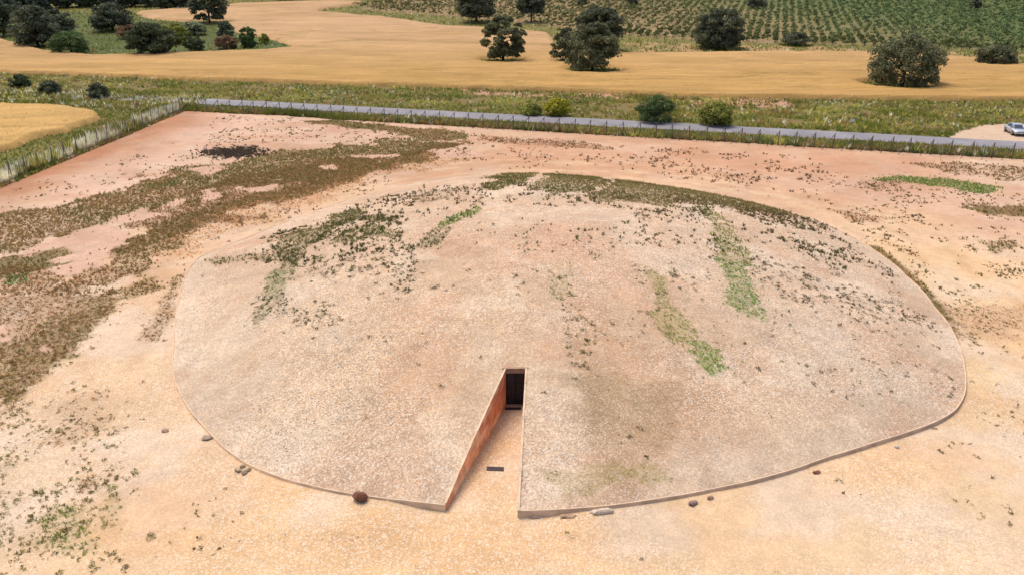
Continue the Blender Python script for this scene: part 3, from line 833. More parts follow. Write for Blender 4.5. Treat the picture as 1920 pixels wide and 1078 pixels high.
T_GRASS = [tuft_t(rt, 6, 1.0, .55, .12) for _ in range(6)]

def stone_t(r):
    n = 5; V = [(0.15 * r.uniform(-1, 1), .15 * r.uniform(-1, 1), r.uniform(.35, .6))]
    for i in range(n):
        a = 2 * math.pi * i / n + r.uniform(-.35, .35); q = r.uniform(.35, .6)
        V.append((q * math.cos(a), q * math.sin(a), r.uniform(-.1, .15)))
    return np.array(V), np.array([(0, 1 + i, 1 + (i + 1) % n) for i in range(n)])
T_STONE = [stone_t(rt) for _ in range(8)]

def in_pass(x, y): return inpoly(x, y, PASS)

# weeds
WP, WS, WC = [], [], []
PP, PS, PC = [], [], []
def inside_bare(x, y):
    b = np.zeros(len(x), bool)
    for z in Z:
        if z[3] == -1: b |= zmask(z, x, y)
    return b
def add_weeds(x, y, s, size, c, spread=.3, k=1.75):
    z = surf(x, y)
    n = len(x)
    WP.append(np.stack([x, y, z], 1))
    sz = size * np.clip(rng.lognormal(-.08, .5, n), .3, 1.9)
    WS.append(np.stack([sz * .85, sz * .85, sz * rng.uniform(.8, 1.5, n)], 1))
    cc = (np.asarray(c) * 1.3 * k if np.ndim(c) == 2 else s2l(c, ALB * 1.3 * k)[None]) * rng.uniform(1 - spread, 1 + spread, n)[:, None]
    cc = cc * (1 + rng.normal(0, .07, (n, 3)))
    WC.append(np.clip(cc, .005, 1))
for z in Z:
    if z[3] <= 0: continue
    P = z[6]; x0, y0 = P.min(0) - 1; x1, y1 = P.max(0) + 1
    x0, x1, y0, y1 = max(x0, -80), min(x1, 82), max(y0, 16), min(y1, 135)
    n = int((x1 - x0) * (y1 - y0) * z[3] * (2.0 if z[2] > .85 else 3.2))
    x = rng.uniform(x0, x1, n); y = rng.uniform(y0, y1, n)
    m = zmask(z, x, y)
    m &= zcov(z, x, y, m) > rng.uniform(.05, .5, len(m))
    t = mound_t(x, y)
    m &= (t < .99) if z[0] == 'm' else (t > 1.006)
    x, y = x[m], y[m]
    if z[0] == 'g':
        b = ~inside_bare(x, y); x, y = x[b], y[b]
    m = ~in_pass(x, y); x, y = x[m], y[m]
    j = rng.random(len(x)) < .18                               # strays round the edge
    if z[0] == 'g' or z[5] > .35:
        x = x + np.where(j, rng.normal(0, .9, len(x)), 0); y = y + np.where(j, rng.normal(0, .9, len(x)), 0)
        t = mound_t(x, y); m = ((t < .99) if z[0] == 'm' else (t > 1.006)) & ~in_pass(x, y); x, y = x[m], y[m]
    add_weeds(x, y, z[0], z[4] * .62, zcol(z, x, y))
for s, c, dens, size, P in SP:
    x0, y0 = P.min(0); x1, y1 = P.max(0)
    x0, x1, y0, y1 = max(x0, -80), min(x1, 82), max(y0, 16), min(y1, 130)
    n = int((x1 - x0) * (y1 - y0) * dens * (2.3 if s == 'm' else 1.5))
    x = rng.uniform(x0, x1, n); y = rng.uniform(y0, y1, n)
    # each plant is a small cluster of tufts
    m = inpoly(x + (fbm(x, y, 3, 1, 3) - .5) * 5, y + (fbm(x, y, 3, 4, 3) - .5) * 5, P) & (fbm(x, y, 3.2, 3, 4) + rng.normal(0, .05, n) > .49)
    t = mound_t(x, y); m &= (t < .985) if s == 'm' else (t > 1.01)
    m &= ~in_pass(x, y)
    x, y = x[m], y[m]
    kx = np.repeat(x, 4) + rng.normal(0, size * .6, 4 * len(x)); ky = np.repeat(y, 4) + rng.normal(0, size * .6, 4 * len(x))
    keep = rng.random(len(kx)) < .75
    add_weeds(kx[keep], ky[keep], s, size * (.78 if s == 'm' else .66), c, k=1.6 if s == 'm' else 1.6)
WP, WS, WC = np.concatenate(WP), np.concatenate(WS), np.concatenate(WC)
om_ = mound_t(WP[:, 0], WP[:, 1]) < 1
for nm, m, lab in (('mound_weeds', om_, 'low weeds and grass tufts growing over the mound'), ('ground_weeds', ~om_, 'dry grass and weed tufts on the bare enclosure ground')):
    nr = m & (WP[:, 1] < 50); fr_ = m & ~nr
    V, Fc, C = inst(WP[fr_], WS[fr_], rng.uniform(0, 6.28, fr_.sum()), WC[fr_], T_WEED, rng)
    V2, F2, C2 = inst(WP[nr], WS[nr] * np.array([1.15, 1.15, .8]), rng.uniform(0, 6.28, nr.sum()), WC[nr], T_NEAR, rng)
    V, Fc, C = np.concatenate([V, V2]), np.concatenate([Fc, F2 + len(V)]), np.concatenate([C, C2])
    tag(link(nm, np_mesh(nm, V, Fc, M_leafy, C)), lab, 'weeds', kind='stuff')

# gravel
def gravel(n, box, keep, smin, smax, pal, name, lab):
    x = rng.uniform(box[0], box[1], n); y = rng.uniform(box[2], box[3], n)
    m = keep(x, y); x, y = x[m], y[m]; n = len(x)
    s = np.clip(rng.lognormal(math.log(smin * 1.25), .35, n), smin * .7, smax)
    C = s2l(pal[0])[None] + (s2l(pal[1]) - s2l(pal[0]))[None] * rng.random(n)[:, None] ** 1.3
    C = C * rng.uniform(.8, 1.15, n)[:, None]
    V, Fc, Cc = inst(np.stack([x, y, surf(x, y) + .0], 1), s, rng.uniform(0, 6.28, n), C, T_STONE, rng)
    tag(link(name, np_mesh(name, V, Fc, M_stone, Cc)), lab, 'gravel', kind='stuff')
gravel(100000, (MC[0] - 28, MC[0] + 28, 26, 70), lambda x, y: (mound_t(x, y) < .985) & ~in_pass(x, y) & (rng.random(len(x)) < .25 + .75 * sstep(.38, .6, fbm(x, y, 6, 4, 4))) & (rng.random(len(x)) < sstep(76, 40, y)),
       .036, .12, ((228, 200, 174), (254, 246, 234)), 'mound_gravel', 'pale crushed stone chips covering the mound')
gravel(70000, (-36, 40, 20, 52), lambda x, y: (mound_t(x, y) > 1.012) & (rng.random(len(x)) < .12 + .8 * sstep(.45, .65, fbm(x, y, 5, 5, 3))) & ~(inpoly(x, y, PASS) & (y > FL[1] + 1)),
       .034, .09, ((230, 200, 168), (250, 238, 218)), 'ground_gravel', 'loose pale stone chips on the sandy ground before the mound')

# ------------------------------------------------------------------ wheat
def wheat(name, poly, box, sx, sy, lab, tint):
    X = np.arange(box[0], box[1], sx); Y = np.concatenate([np.arange(box[2], 178, sy), np.arange(178, max(box[3], 179), sy * 2.6)]); Y = Y[Y < box[3]]
    XX, YY = np.meshgrid(X, Y); x, y = XX.ravel(), YY.ravel()
    px = x + (fbm(x, y, 5, 1, 3) - .5) * 3.0; py = y + (fbm(x, y, 5, 4, 3) - .5) * 2.0
    ins = inpoly(px, py, poly).reshape(XX.shape)
    for tx, ty, rr in CLEAR:
        ins &= ~(((XX - tx) ** 2 / (rr * rr) + (YY - ty) ** 2 / (rr * .9) ** 2 + (vnoise(XX, YY, 2.2, 3) - .5) * .9) < 1)
    rut = np.zeros(XX.shape)
    if name == 'wheat_field':
        for L in SWALE: rut = np.maximum(rut, np.exp(-((YY - np.interp(XX, L[:, 0], L[:, 1], left=-999, right=-999)) / 1.5) ** 2))
        wob = 9 * np.sin(XX / 47.0) + 5 * (vnoise(XX, YY, 40, 4) - .5)
        ph = ((YY + wob) % 17.0); rut = np.maximum(rut, .34 * (np.exp(-((ph - 4) / .35) ** 2) + np.exp(-((ph - 6) / .35) ** 2)))
        lod = sstep(.63, .70, fbm(XX / 3.2, YY, 3.2, 1, 4)) * sstep(.5, .6, fbm(XX, YY, 26, 2, 2)); rut = np.maximum(rut, .55 * lod)
    ef = ins.astype(float)
    for _ in range(5):
        ef = (2 * ef + np.roll(ef, 1, 0) + np.roll(ef, -1, 0) + np.roll(ef, 1, 1) + np.roll(ef, -1, 1)) / 6
    er = ef > .8
    ins = ef > .12
    h = -.25 + 1.05 * sstep(.25, .75, ef) + er * (.22 * (fbm(XX, YY, 3, 2, 3) - .5) + .03 * rng.normal(0, 1, XX.shape))
    h = h - .5 * rut * er
    z = terrain(XX, YY) + h
    n1 = fbm(x / 4.0, y, 6, 1, 4); n2 = fbm(x / 4.0, y, 1.6, 6, 3)
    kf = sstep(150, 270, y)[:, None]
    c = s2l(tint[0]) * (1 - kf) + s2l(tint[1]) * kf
    c = c * (.80 + .40 * n1)[:, None] * (.80 + .4 * n2)[:, None]
    gk = (sstep(.60, .72, fbm(x / 2.0, y, 12, 3, 3)) * .35)[:, None]
    c = c * (1 - gk) + s2l((184, 150, 84)) * gk
    rk = (np.clip(rut, 0, 1).ravel() * .6)[:, None]
    c = c * (1 - rk) + s2l((158, 138, 82)) * rk
    idx = np.arange(x.size).reshape(XX.shape)
    f = ins[:-1, :-1] & ins[:-1, 1:] & ins[1:, 1:] & ins[1:, :-1]
    Fq = np.stack([idx[:-1, :-1], idx[:-1, 1:], idx[1:, 1:], idx[1:, :-1]], -1)[f]
    used = np.unique(Fq); rm = -np.ones(x.size, int); rm[used] = np.arange(len(used))
    V = np.stack([x, y, z.ravel()], 1)[used]
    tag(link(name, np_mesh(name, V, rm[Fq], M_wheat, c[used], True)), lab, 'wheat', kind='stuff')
    # upstanding ears along the near part
    n = 5000
    sx_ = rng.uniform(box[0], box[1], n); sy_ = box[2] + (box[3] - box[2]) * rng.random(n) ** 1.7
    ii = np.clip(np.searchsorted(Y, sy_), 0, len(Y) - 1); jj = np.clip(((sx_ - box[0]) / sx).astype(int), 0, len(X) - 1)
    m = er[ii, jj]; sx_, sy_, ii, jj = sx_[m], sy_[m], ii[m], jj[m]
    C = (c.reshape(*XX.shape, 3)[ii, jj]) * rng.uniform(.95, 1.5, len(sx_))[:, None]
    s = rng.uniform(.10, .2, len(sx_))
    V, Fc, Cc = inst(np.stack([sx_, sy_, z[ii, jj] - .02], 1), np.stack([s * 1.2, s * 1.2, s], 1), rng.uniform(0, 6.28, len(sx_)), C, T_GRASS, rng)
    tag(link(name + '_ears', np_mesh(name + '_ears', V, Fc, M_leafy, Cc)), 'upstanding ears over ' + lab, 'wheat', kind='stuff')

# ------------------------------------------------------------------ trees and shrubs
def leaf_cloud(r, centres, radii, n, leaf, colA, colB, squash=.8):
    w = radii ** 2; w = w / w.sum()
    k = r.choice(len(centres), n, p=w)
    d = r.normal(size=(n, 3)); d /= np.linalg.norm(d, axis=1)[:, None]
    d[:, 2] = np.where(d[:, 2] < -.35, -d[:, 2] * .8, d[:, 2])
    q = radii[k][:, None] * (r.random(n) ** .35)[:, None]
    p = centres[k] + d * q * np.array([1, 1, squash])
    nrm = d + r.normal(0, .55, (n, 3)); nrm /= np.linalg.norm(nrm, axis=1)[:, None]
    a = np.cross(nrm, r.normal(size=(n, 3))); a /= np.linalg.norm(a, axis=1)[:, None]
    b = np.cross(nrm, a)
    s = (leaf * r.uniform(.6, 1.4, n))[:, None]
    V = np.stack([p - a * s * .5, p + b * s * .38, p + a * s * .6, p - b * s * .38], 1).reshape(-1, 3)
    tone = r.random(len(centres))[k] * .6 + r.random(n) * .4
    c = np.asarray(colA)[None] * (1 - tone[:, None]) + np.asarray(colB)[None] * tone[:, None]
    return V, np.arange(4 * n).reshape(n, 4), np.repeat(c, 4, 0)

def tube_path(bm, pts, rads, n=6):
    prev = None
    for i, (p, q) in enumerate(zip(pts, rads)):
        d = (pts[min(i + 1, len(pts) - 1)] - pts[max(i - 1, 0)]).normalized()
        a = d.cross(Vector((.3, .9, .2))).normalized(); b = d.cross(a)
        ring = [bm.verts.new(p + (a * math.cos(t) + b * math.sin(t)) * q) for t in np.linspace(0, 2 * math.pi, n, endpoint=False)]
        if prev:
            for j in range(n): bm.faces.new((prev[j], prev[(j + 1) % n], ring[(j + 1) % n], ring[j]))
        prev = ring
    bm.faces.new(prev)

PALS = {'oak': ((56, 60, 42), (124, 126, 94)), 'dark': ((52, 58, 45), (112, 117, 92)), 'green': ((52, 68, 42), (104, 122, 74)), 'yellow': ((110, 112, 38), (176, 168, 58)),
        'ygreen': ((92, 100, 44), (150, 150, 76)), 'grey': ((80, 90, 62), (150, 158, 126)), 'brown': ((88, 72, 54), (138, 112, 84)), 'mid': ((50, 60, 44), (96, 104, 74)),
        'far': ((52, 62, 52), (104, 112, 92))}
CLEAR = []
PLACED = []
def tree(name, u, v, wpx, hpx, pal, label, cat='tree', seed=1, low=.12, dens=1.0, clear=0, group=None, gaps=0.0, leafpx=3.7, part='crown', trunk=True):
    p = hit(u, v, terrain); zg = float(terrain(np.array([p[0]]), np.array([p[1]]))[0])
    D = depth_of(p[0], p[1], zg); ppm = F_PX / D
    W = wpx / ppm; H = hpx / ppm * 1.02
    r = np.random.default_rng(seed)
    root = empty(name, (p[0], p[1], zg))
    tag(root, label, cat, group)
    rx, rz = W / 2, H * (1 - low) / 2; cz = H * low + rz
    nc = int(46 + 3.6 * min(W, 16))
    zf = r.random(nc)                                   # height fraction within the crown
    prof = np.sqrt(np.clip(1 - ((zf - .40) / .63) ** 2, .05, 1))
    an = r.uniform(0, 2 * math.pi, nc); q = (.35 + .65 * r.random(nc) ** .6)
    rad = r.uniform(.17, .29, nc) * rx * (.75 + .25 * prof)
    rq = np.maximum(rx * prof - rad * .7, 0) * q
    cen = np.stack([rq * np.cos(an), rq * np.sin(an), H * low + rad * .35 + zf * (H * (1 - low) - rad * 1.05)], 1)
    rad[:4] *= 1.25
    if gaps:
        keep = r.random(nc) > gaps; cen, rad = cen[keep], rad[keep] * .85
    leaf = leafpx / ppm
    n = int(np.clip(wpx * hpx * 1.6 * dens, 500, 13000))
    a, b = PALS[pal]
    V, Fc, C = leaf_cloud(r, cen, rad, n, leaf, s2l(a, 1.05), s2l(b, 1.15))
    V[:, 2] = np.maximum(V[:, 2], .05)
    link(part, np_mesh(part, V, Fc, M_leaf, C), root)
    if trunk:
        bm = bmesh.new(); tr_ = max(.05, W * .024)
        th_ = cz - rz * .1
        pts = [Vector((0, 0, -.2)), Vector((.1 * tr_ * 3, 0, th_ * .45)), Vector((-.2 * tr_, .2 * tr_, th_))]
        tube_path(bm, pts, [tr_ * 1.3, tr_, tr_ * .8], 8)
        order = np.argsort(-rad)[:min(12, len(rad))]
        for k in order:
            c = Vector(cen[k]); s0 = pts[1].lerp(pts[2], r.uniform(.1, 1))
            mid = s0.lerp(c, .5) + Vector((0, 0, .08 * H * r.uniform(-.2, 1)))
            tube_path(bm, [s0, mid, c], [tr_ * .5, tr_ * .3, tr_ * .1], 5)
        link('trunk', bm_mesh('trunk', bm, M_bark, True), root)
    if clear: CLEAR.append((p[0], p[1] , W / 2 * clear))
    PLACED.append((p[0], p[1], W / 2))
    return root
tree('holm_oak', 943, 116, 92, 84, 'oak', 'lone dark oak with an open ragged crown in the wheat field', seed=21, low=.06, gaps=.12, dens=1.0, clear=1.0)
tree('holm_oak', 1110, 134, 112, 86, 'oak', 'large front oak of the clump of three in the wheat', seed=22, low=.0, dens=1.1, clear=1.05)
tree('holm_oak', 1060, 117, 64, 62, 'oak', 'smaller left oak of the clump of three in the wheat', seed=23, low=.0, clear=1.0)
tree('holm_oak', 1122, 96, 100, 82, 'dark', 'darkest rear oak rising behind the clump of three', seed=24, low=.08)
tree('holm_oak', 1346, 92, 100, 72, 'dark', 'round dark oak standing between wheat field and orchard', seed=25, low=.0, clear=.9)
tree('holm_oak', 1490, 86, 56, 24, 'dark', 'low wide dark oak at the orchard edge', seed=26, low=.05)
tree('holm_oak', 1690, 163, 146, 92, 'oak', 'big spreading oak alone at the right of the wheat field', seed=27, low=.0, dens=1.15, clear=1.0)
tree('holm_oak', 1865, 122, 82, 35, 'oak', 'low bushy oak at the far right edge of the wheat', seed=28, low=.0, clear=.9)
tree('holm_oak', 893, 42, 84, 70, 'dark', 'dark oak at the orchard corner, cut by the top of the picture', seed=29, low=.08)
tree('holm_oak', 996, 42, 56, 54, 'dark', 'narrow dark oak standing at the lower orchard edge', seed=30, low=.2)
tree('holm_oak', 393, 43, 72, 66, 'dark', 'single dark oak in the upper left wheat', seed=31, low=.04, clear=1.0)
tree('holm_oak', 72, 88, 92, 72, 'dark', 'large dark brown oak at the left end of the thicket', seed=32, low=.02, dens=1.1)
tree('holm_oak', 112, 72, 70, 52, 'dark', 'dark oak half hidden behind the thicket shrubs', seed=33, low=.02)
tree('shrub', 135, 101, 78, 40, 'green', 'bright green rounded shrub below the large brown oak', 'shrub', 34, 0, leafpx=2.8)
tree('holm_oak', 212, 58, 84, 48, 'dark', 'dark spreading oak in the middle of the thicket', seed=35, low=.02)
tree('shrub', 287, 103, 98, 58, 'mid', 'large grey-green shrub mass on the field edge', 'shrub', 36, 0, dens=1.1)
tree('shrub', 330, 82, 60, 36, 'ygreen', 'yellowish green shrub behind the large grey-green one', 'shrub', 37, 0)
tree('shrub', 250, 72, 60, 26, 'brown', 'brownish shrub below the middle thicket oak', 'shrub', 38, 0)
tree('shrub', 365, 66, 50, 24, 'grey', 'pale silvery shrub at the top of the thicket', 'shrub', 39, 0)
tree('shrub', 366, 96, 42, 26, 'mid', 'small green shrub right of the large grey-green one', 'shrub', 40, 0)
tree('shrub', 424, 74, 36, 32, 'dark', 'small dark pointed shrub near the thicket end', 'shrub', 41, 0)
tree('shrub', 425, 92, 48, 24, 'brown', 'reddish brown dry shrub near the thicket end', 'shrub', 42, 0)
tree('shrub', 468, 89, 40, 36, 'green', 'dark green round shrub at the right tip of the thicket', 'shrub', 43, 0)
tree('shrub', 497, 83, 22, 18, 'ygreen', 'smallest olive shrub at the very tip of the thicket', 'shrub', 44, 0)
tree('holm_oak', 8, 68, 60, 60, 'mid', 'green tree cut by the left picture edge', seed=45, low=.02)
tree('shrub', 1230, 229, 84, 48, 'green', 'round dark green roadside bush', 'shrub', 46, 0, leafpx=2.6, dens=1.2)
tree('shrub', 1340, 236, 74, 42, 'ygreen', 'loose yellow-green roadside bush right of the dark one', 'shrub', 47, 0, dens=.9)
tree('shrub', 1044, 217, 54, 32, 'yellow', 'yellow flowering broom bush beside the road', 'shrub', 48, 0)
tree('shrub', 998, 217, 44, 22, 'ygreen', 'dull green low bush left of the yellow broom', 'shrub', 49, 0)
tree('shrub', 95, 176, 42, 23, 'dark', 'dark low bush in the left grass, left of two', 'shrub', 50, 0)
tree('shrub', 187, 185, 42, 28, 'dark', 'dark low bush in the left grass, right of two', 'shrub', 51, 0)
tree('shrub', 40, 165, 40, 24, 'mid', 'green bush in tall grass near the left picture edge', 'shrub', 52, 0)
tree('holm_oak', 1828, 19, 24, 18, 'dark', 'small dark tree among the orchard rows at upper right', seed=53, low=.05)
tree('holm_oak', 1418, 16, 40, 20, 'dark', 'dark tree among the orchard rows at the top centre', seed=54, low=.05)
tree('holm_oak', 1186, 11, 22, 16, 'dark', 'small dark tree in the orchard above the oak clump', seed=55, low=.05)
tree('holm_oak', 1092, 14, 20, 16, 'dark', 'little dark tree left of the one above the oak clump', seed=56, low=.1)
wr = random.Random(8)
for i, u in enumerate((14, 48, 80, 112, 150, 182, 214, 246, 280, 312, 344, -30)):
    tree('woodland_tree', u, wr.uniform(12, 20) if u > 40 else wr.uniform(24, 40), wr.uniform(44, 60), wr.uniform(28, 40), ('far', 'mid', 'far', 'dark')[i % 4],
         'grey-green tree in the wood along the top left', seed=70 + i, low=.02, group='trees of the wood at the top left', dens=1.2)
for i in range(26):
    tree('woodland_tree', wr.uniform(-150, 560), wr.uniform(-9, 2), wr.uniform(40, 56), wr.uniform(18, 28), ('far', 'mid', 'far', 'dark')[i % 4],
         'grey-green tree in the wood along the top left', seed=110 + i, low=.02, group='trees of the wood at the top left', dens=.6)

SWALE = [gpoly([(600, 86), (640, 82), (680, 80), (760, 81), (840, 84), (920, 87), (1030, 90), (1060, 92)])]
wheat('wheat_field', WHEAT, (-190, 190, 120, 400), 1.0, .45, 'broad golden wheat field beyond the road', ((206, 165, 100), (210, 172, 128)))
CLEAR = []
wheat('wheat_plot', WHEAT2, (-110, -50, 88, 150), .5, .4, 'small golden wheat plot at the left picture edge', ((214, 174, 108), (214, 174, 108)))

# low shrubby dead brush on the bare ground
def brush(u, v, w, d, h, label, c, seed, name='dead_brush', n=900):
    p = hit(u, v, terrain); r = np.random.default_rng(seed)
    a = r.normal(0, .36, (n, 2)); a = a[np.hypot(a[:, 0], a[:, 1]) < 1]
    P = np.stack([p[0] + a[:, 0] * w / 2, p[1] + a[:, 1] * d / 2, np.zeros(len(a))], 1); P[:, 2] = terrain(P[:, 0], P[:, 1])
    s = h * r.uniform(.5, 1.1, len(a))
    V, Fc, C = inst(P, np.stack([s * 1.2, s * 1.2, s], 1), r.uniform(0, 6.28, len(a)), s2l(c)[None] * r.uniform(.6, 1.3, len(a))[:, None], T_WEED, r)
    o = link(name, np_mesh(name, V - np.array([p[0], p[1], 0]), Fc, M_leafy, C), None, (p[0], p[1], 0))
    tag(o, label, 'brush')
brush(437, 287, 11.5, 8, .36, 'dark low dead brush on the pinkish bare ground', (120, 104, 92), 5, n=620)
brush(994, 669, .5, .5, .25, 'dried brown weed just above the doorway', (96, 80, 62), 6, 'dead_weed', 60)

# ------------------------------------------------------------------ orchard
def bush_mesh(name, seed, n, pal):
    r = np.random.default_rng(seed)
    cen = r.normal(0, .25, (9, 3)); cen[:, 2] = np.abs(cen[:, 2]) * .7 + .5
    V, Fc, C = leaf_cloud(r, cen, r.uniform(.28, .5, 9), n, .34, s2l(pal[0], .95), s2l(pal[1], .95))
    V[:, 2] = np.maximum(V[:, 2], .0)
    return V, Fc, C
OP = ((62, 74, 44), (124, 130, 80))
fol = [np_mesh('foliage', *bush_mesh('b', 200 + i, 70, OP)[:2], M_leaf, bush_mesh('b', 200 + i, 70, OP)[2]) for i in range(4)]
bm = bmesh.new(); bm_bar(bm, (0, 0, -.1), (0, 0, .55), .06, 5, .04); stemm = bm_mesh('stem', bm, M_bark)
RDIR = np.array([.33, 1.0]); RDIR /= np.linalg.norm(RDIR); RPER = np.array([RDIR[1], -RDIR[0]])
A_, B_ = np.meshgrid(np.arange(-260, 300, 2.75), np.arange(100, 470, 2.2))
A_ = A_.ravel(); B_ = B_.ravel()
ox = A_ * RPER[0] + B_ * RDIR[0]; oy = A_ * RPER[1] + B_ * RDIR[1]
ox += rng.normal(0, .34, len(ox)); oy += rng.normal(0, .45, len(oy))
m = inpoly(ox, oy, ORCH) & (rng.random(len(ox)) > .10 + .25 * (fbm(ox, oy, 14, 2, 3) < .40))
for tx, ty, tw in PLACED: m &= (ox - tx) ** 2 + (oy - ty) ** 2 > (tw * .8) ** 2
ox, oy = ox[m], oy[m]
dep = depth_of(ox, oy, 0); vis = np.abs(ox / dep) < .72
ox, oy = ox[vis], oy[vis]
o_ = np.argsort(np.hypot(ox, oy)); ox, oy = ox[o_], oy[o_]; oz = terrain(ox, oy)
NI = min(300, len(ox))
for i in range(NI):
    s = rng.uniform(.8, 1.15)
    t = empty('orchard_bush', (ox[i], oy[i], oz[i]), rng.uniform(0, 6.28)); t.scale = (s * 1.25, s * 1.25, s * 1.35)
    tag(t, 'small round green bush in the nearest orchard rows', 'bush', 'orchard bushes in the nearest rows')
    link('foliage', fol[i % 4], t); link('stem', stemm, t)
T_B = [bush_mesh('b', 300 + i, 26, OP)[:2] for i in range(5)]
n = len(ox) - NI
s = rng.lognormal(-.05, .2, n)
gr = sstep(20, 200, ox[NI:] + (oy[NI:] - 220) * .35)[:, None]
C = (s2l((106, 106, 68), 1.0) * (1 - gr) + s2l((92, 112, 72), 1.0) * gr) * rng.uniform(.65, 1.3, n)[:, None]
V, Fc, C = inst(np.stack([ox[NI:], oy[NI:], oz[NI:]], 1), np.stack([s * 1.3, s * 1.3, s * 1.35], 1), rng.uniform(0, 6.28, n), C, T_B, rng)
C = C * np.repeat(rng.uniform(.7, 1.3, len(C) // 4), 4)[:, None]
tag(link('orchard_rows', np_mesh('orchard_rows', V, Fc, M_leaf, C)), 'rows of small green bushes covering the far hillside', 'orchard', kind='stuff')

# ------------------------------------------------------------------ tall verge grass
GP, GS, GC = [], [], []
PALG = np.array([s2l(c, .95) for c in ((112, 120, 54), (130, 134, 62), (150, 144, 76), (176, 164, 92), (152, 122, 84), (228, 224, 200), (98, 112, 56), (190, 182, 100))])
def grass(x, y, hgt, weights, wid=1.0):
    n = len(x)
    if n == 0: return
    z = terrain(x, y)
    w = np.array(weights, float); w /= w.sum()
    big = fbm(x / 1.8, y, 5, 7, 4) + rng.normal(0, .045, n)
    # patchy palette choice: rank of smooth noise picks the species
    rk = np.argsort(np.argsort(big)) / n
    k = np.searchsorted(np.cumsum(w), rk).clip(0, 7)
    sw = rng.random(n) < .2; k[sw] = rng.choice(8, sw.sum(), p=w)
    GP.append(np.stack([x, y, z], 1))
    s = hgt * .8 * rng.lognormal(0, .25, n)
    GS.append(np.stack([s * wid, s * wid, s], 1)); GC.append(PALG[k] * (rng.uniform(.75, 1.2, n) * (.58 + .84 * fbm(x / 1.8, y, 4, 2, 3)))[:, None])
def rand_band(n, s0, s1, n0, n1):
    s = rng.uniform(s0, s1, n); q = rng.uniform(n0, n1, n)
    return R_A[0] + RD[0] * s + RN[0] * q, R_A[1] + RD[1] * s + RN[1] * q
def notwheat(x, y): return ~inpoly(x, y, WHEAT) & ~inpoly(x, y, WHEAT2)
x, y = rand_band(34000, -70, 160, .4, 40); m = notwheat(x, y) & ~inpoly(x, y, PARK) & (fbm(x, y, 4, 6, 3) < .66); grass(x[m], y[m], .55, (3, 3, 3, 3, 3.4, .8, 2.4, 2.8), 1.0)
x, y = rand_band(9000, 75, 190, .4, 26); m = notwheat(x, y) & ~inpoly(x, y, PARK) & (fbm(x, y, 6, 1, 3) > .5); grass(x[m], y[m], .8, (3, 3, 3, 3, 3, 1, 2, 4), 1.0)
x, y = rand_band(9000, 12, 190, -9.2, -ROAD_W - .2); grass(x, y, .5, (4, 4, 3, 2, 3, .8, 3, 1.5), 1.0)
x, y = rand_band(12000, 3, 190, -11.6, -8.8); grass(x, y, .85, (4, 3, 2, 2, 4, .6, 4, 1), .8)
# left of the side fence
lx = lambda y: np.interp(y, [LF0[1], FC[1]], [LF0[0], FC[0]])
y = rng.uniform(70, 150, 22000); x = lx(y) - rng.uniform(.2, 55, 22000)
m = notwheat(x, y) & (road_n(x, y) < 0); grass(x[m], y[m], .42, (5, 4, 2, 1.2, 1.4, .5, 4, .8), 1.0)
y = rng.uniform(70, FC[1] + 1, 12000); x = lx(y) - rng.uniform(-.2, 1.8, 12000); grass(x, y, 1.25, (1, 1, 1, 2, 1, 9, 1, 2), .55)
y = rng.uniform(70, FC[1], 2500); x = lx(y) + rng.uniform(-.1, .9, 2500); grass(x, y, .5, (2, 2, 2, 2, 5, 1, 3, 1), .9)
x, y = rng.uniform(-140, FC[0], 7000), rng.uniform(120, 150, 7000); m = notwheat(x, y) & (road_n(x, y) < 1) & (road_n(x, y) > -14) & (x < FC[0]); grass(x[m], y[m], .8, (2, 2, 2, 2, 1, 4, 2, 2), .8)
# far margins between wheat and orchard, and the thicket floor
x, y = rng.uniform(-190, 200, 34000), rng.uniform(165, 380, 34000)
m = notwheat(x, y) & ~inpoly(x, y, ORCH) & ((x > -20) | inpoly(x, y, ISL) | (y > 250)); grass(x[m], y[m], .8, (4, 4, 3, 2, 2, .8, 4, 1.2), 1.0)
for tx, ty, rr in [(q[0], q[1], q[2]) for q in PLACED[:8]]:
    a = rng.uniform(0, 6.28, 500); q = np.sqrt(rng.random(500)) * rr * 1.05
    grass(tx + q * np.cos(a), ty + q * np.sin(a) * .9, .5, (5, 3, 1, 0.5, 1, .1, 5, .5), 1.0)
GP, GS, GC = np.concatenate(GP), np.concatenate(GS), np.concatenate(GC)
V, Fc, C = inst(GP, GS, rng.uniform(0, 6.28, len(GP)), GC, T_GRASS, rng)
tag(link('verge_grass', np_mesh('verge_grass', V, Fc, M_leafy, C)), 'tall mixed grass and wild flowers along road, fences and field margins', 'grass', kind='stuff')

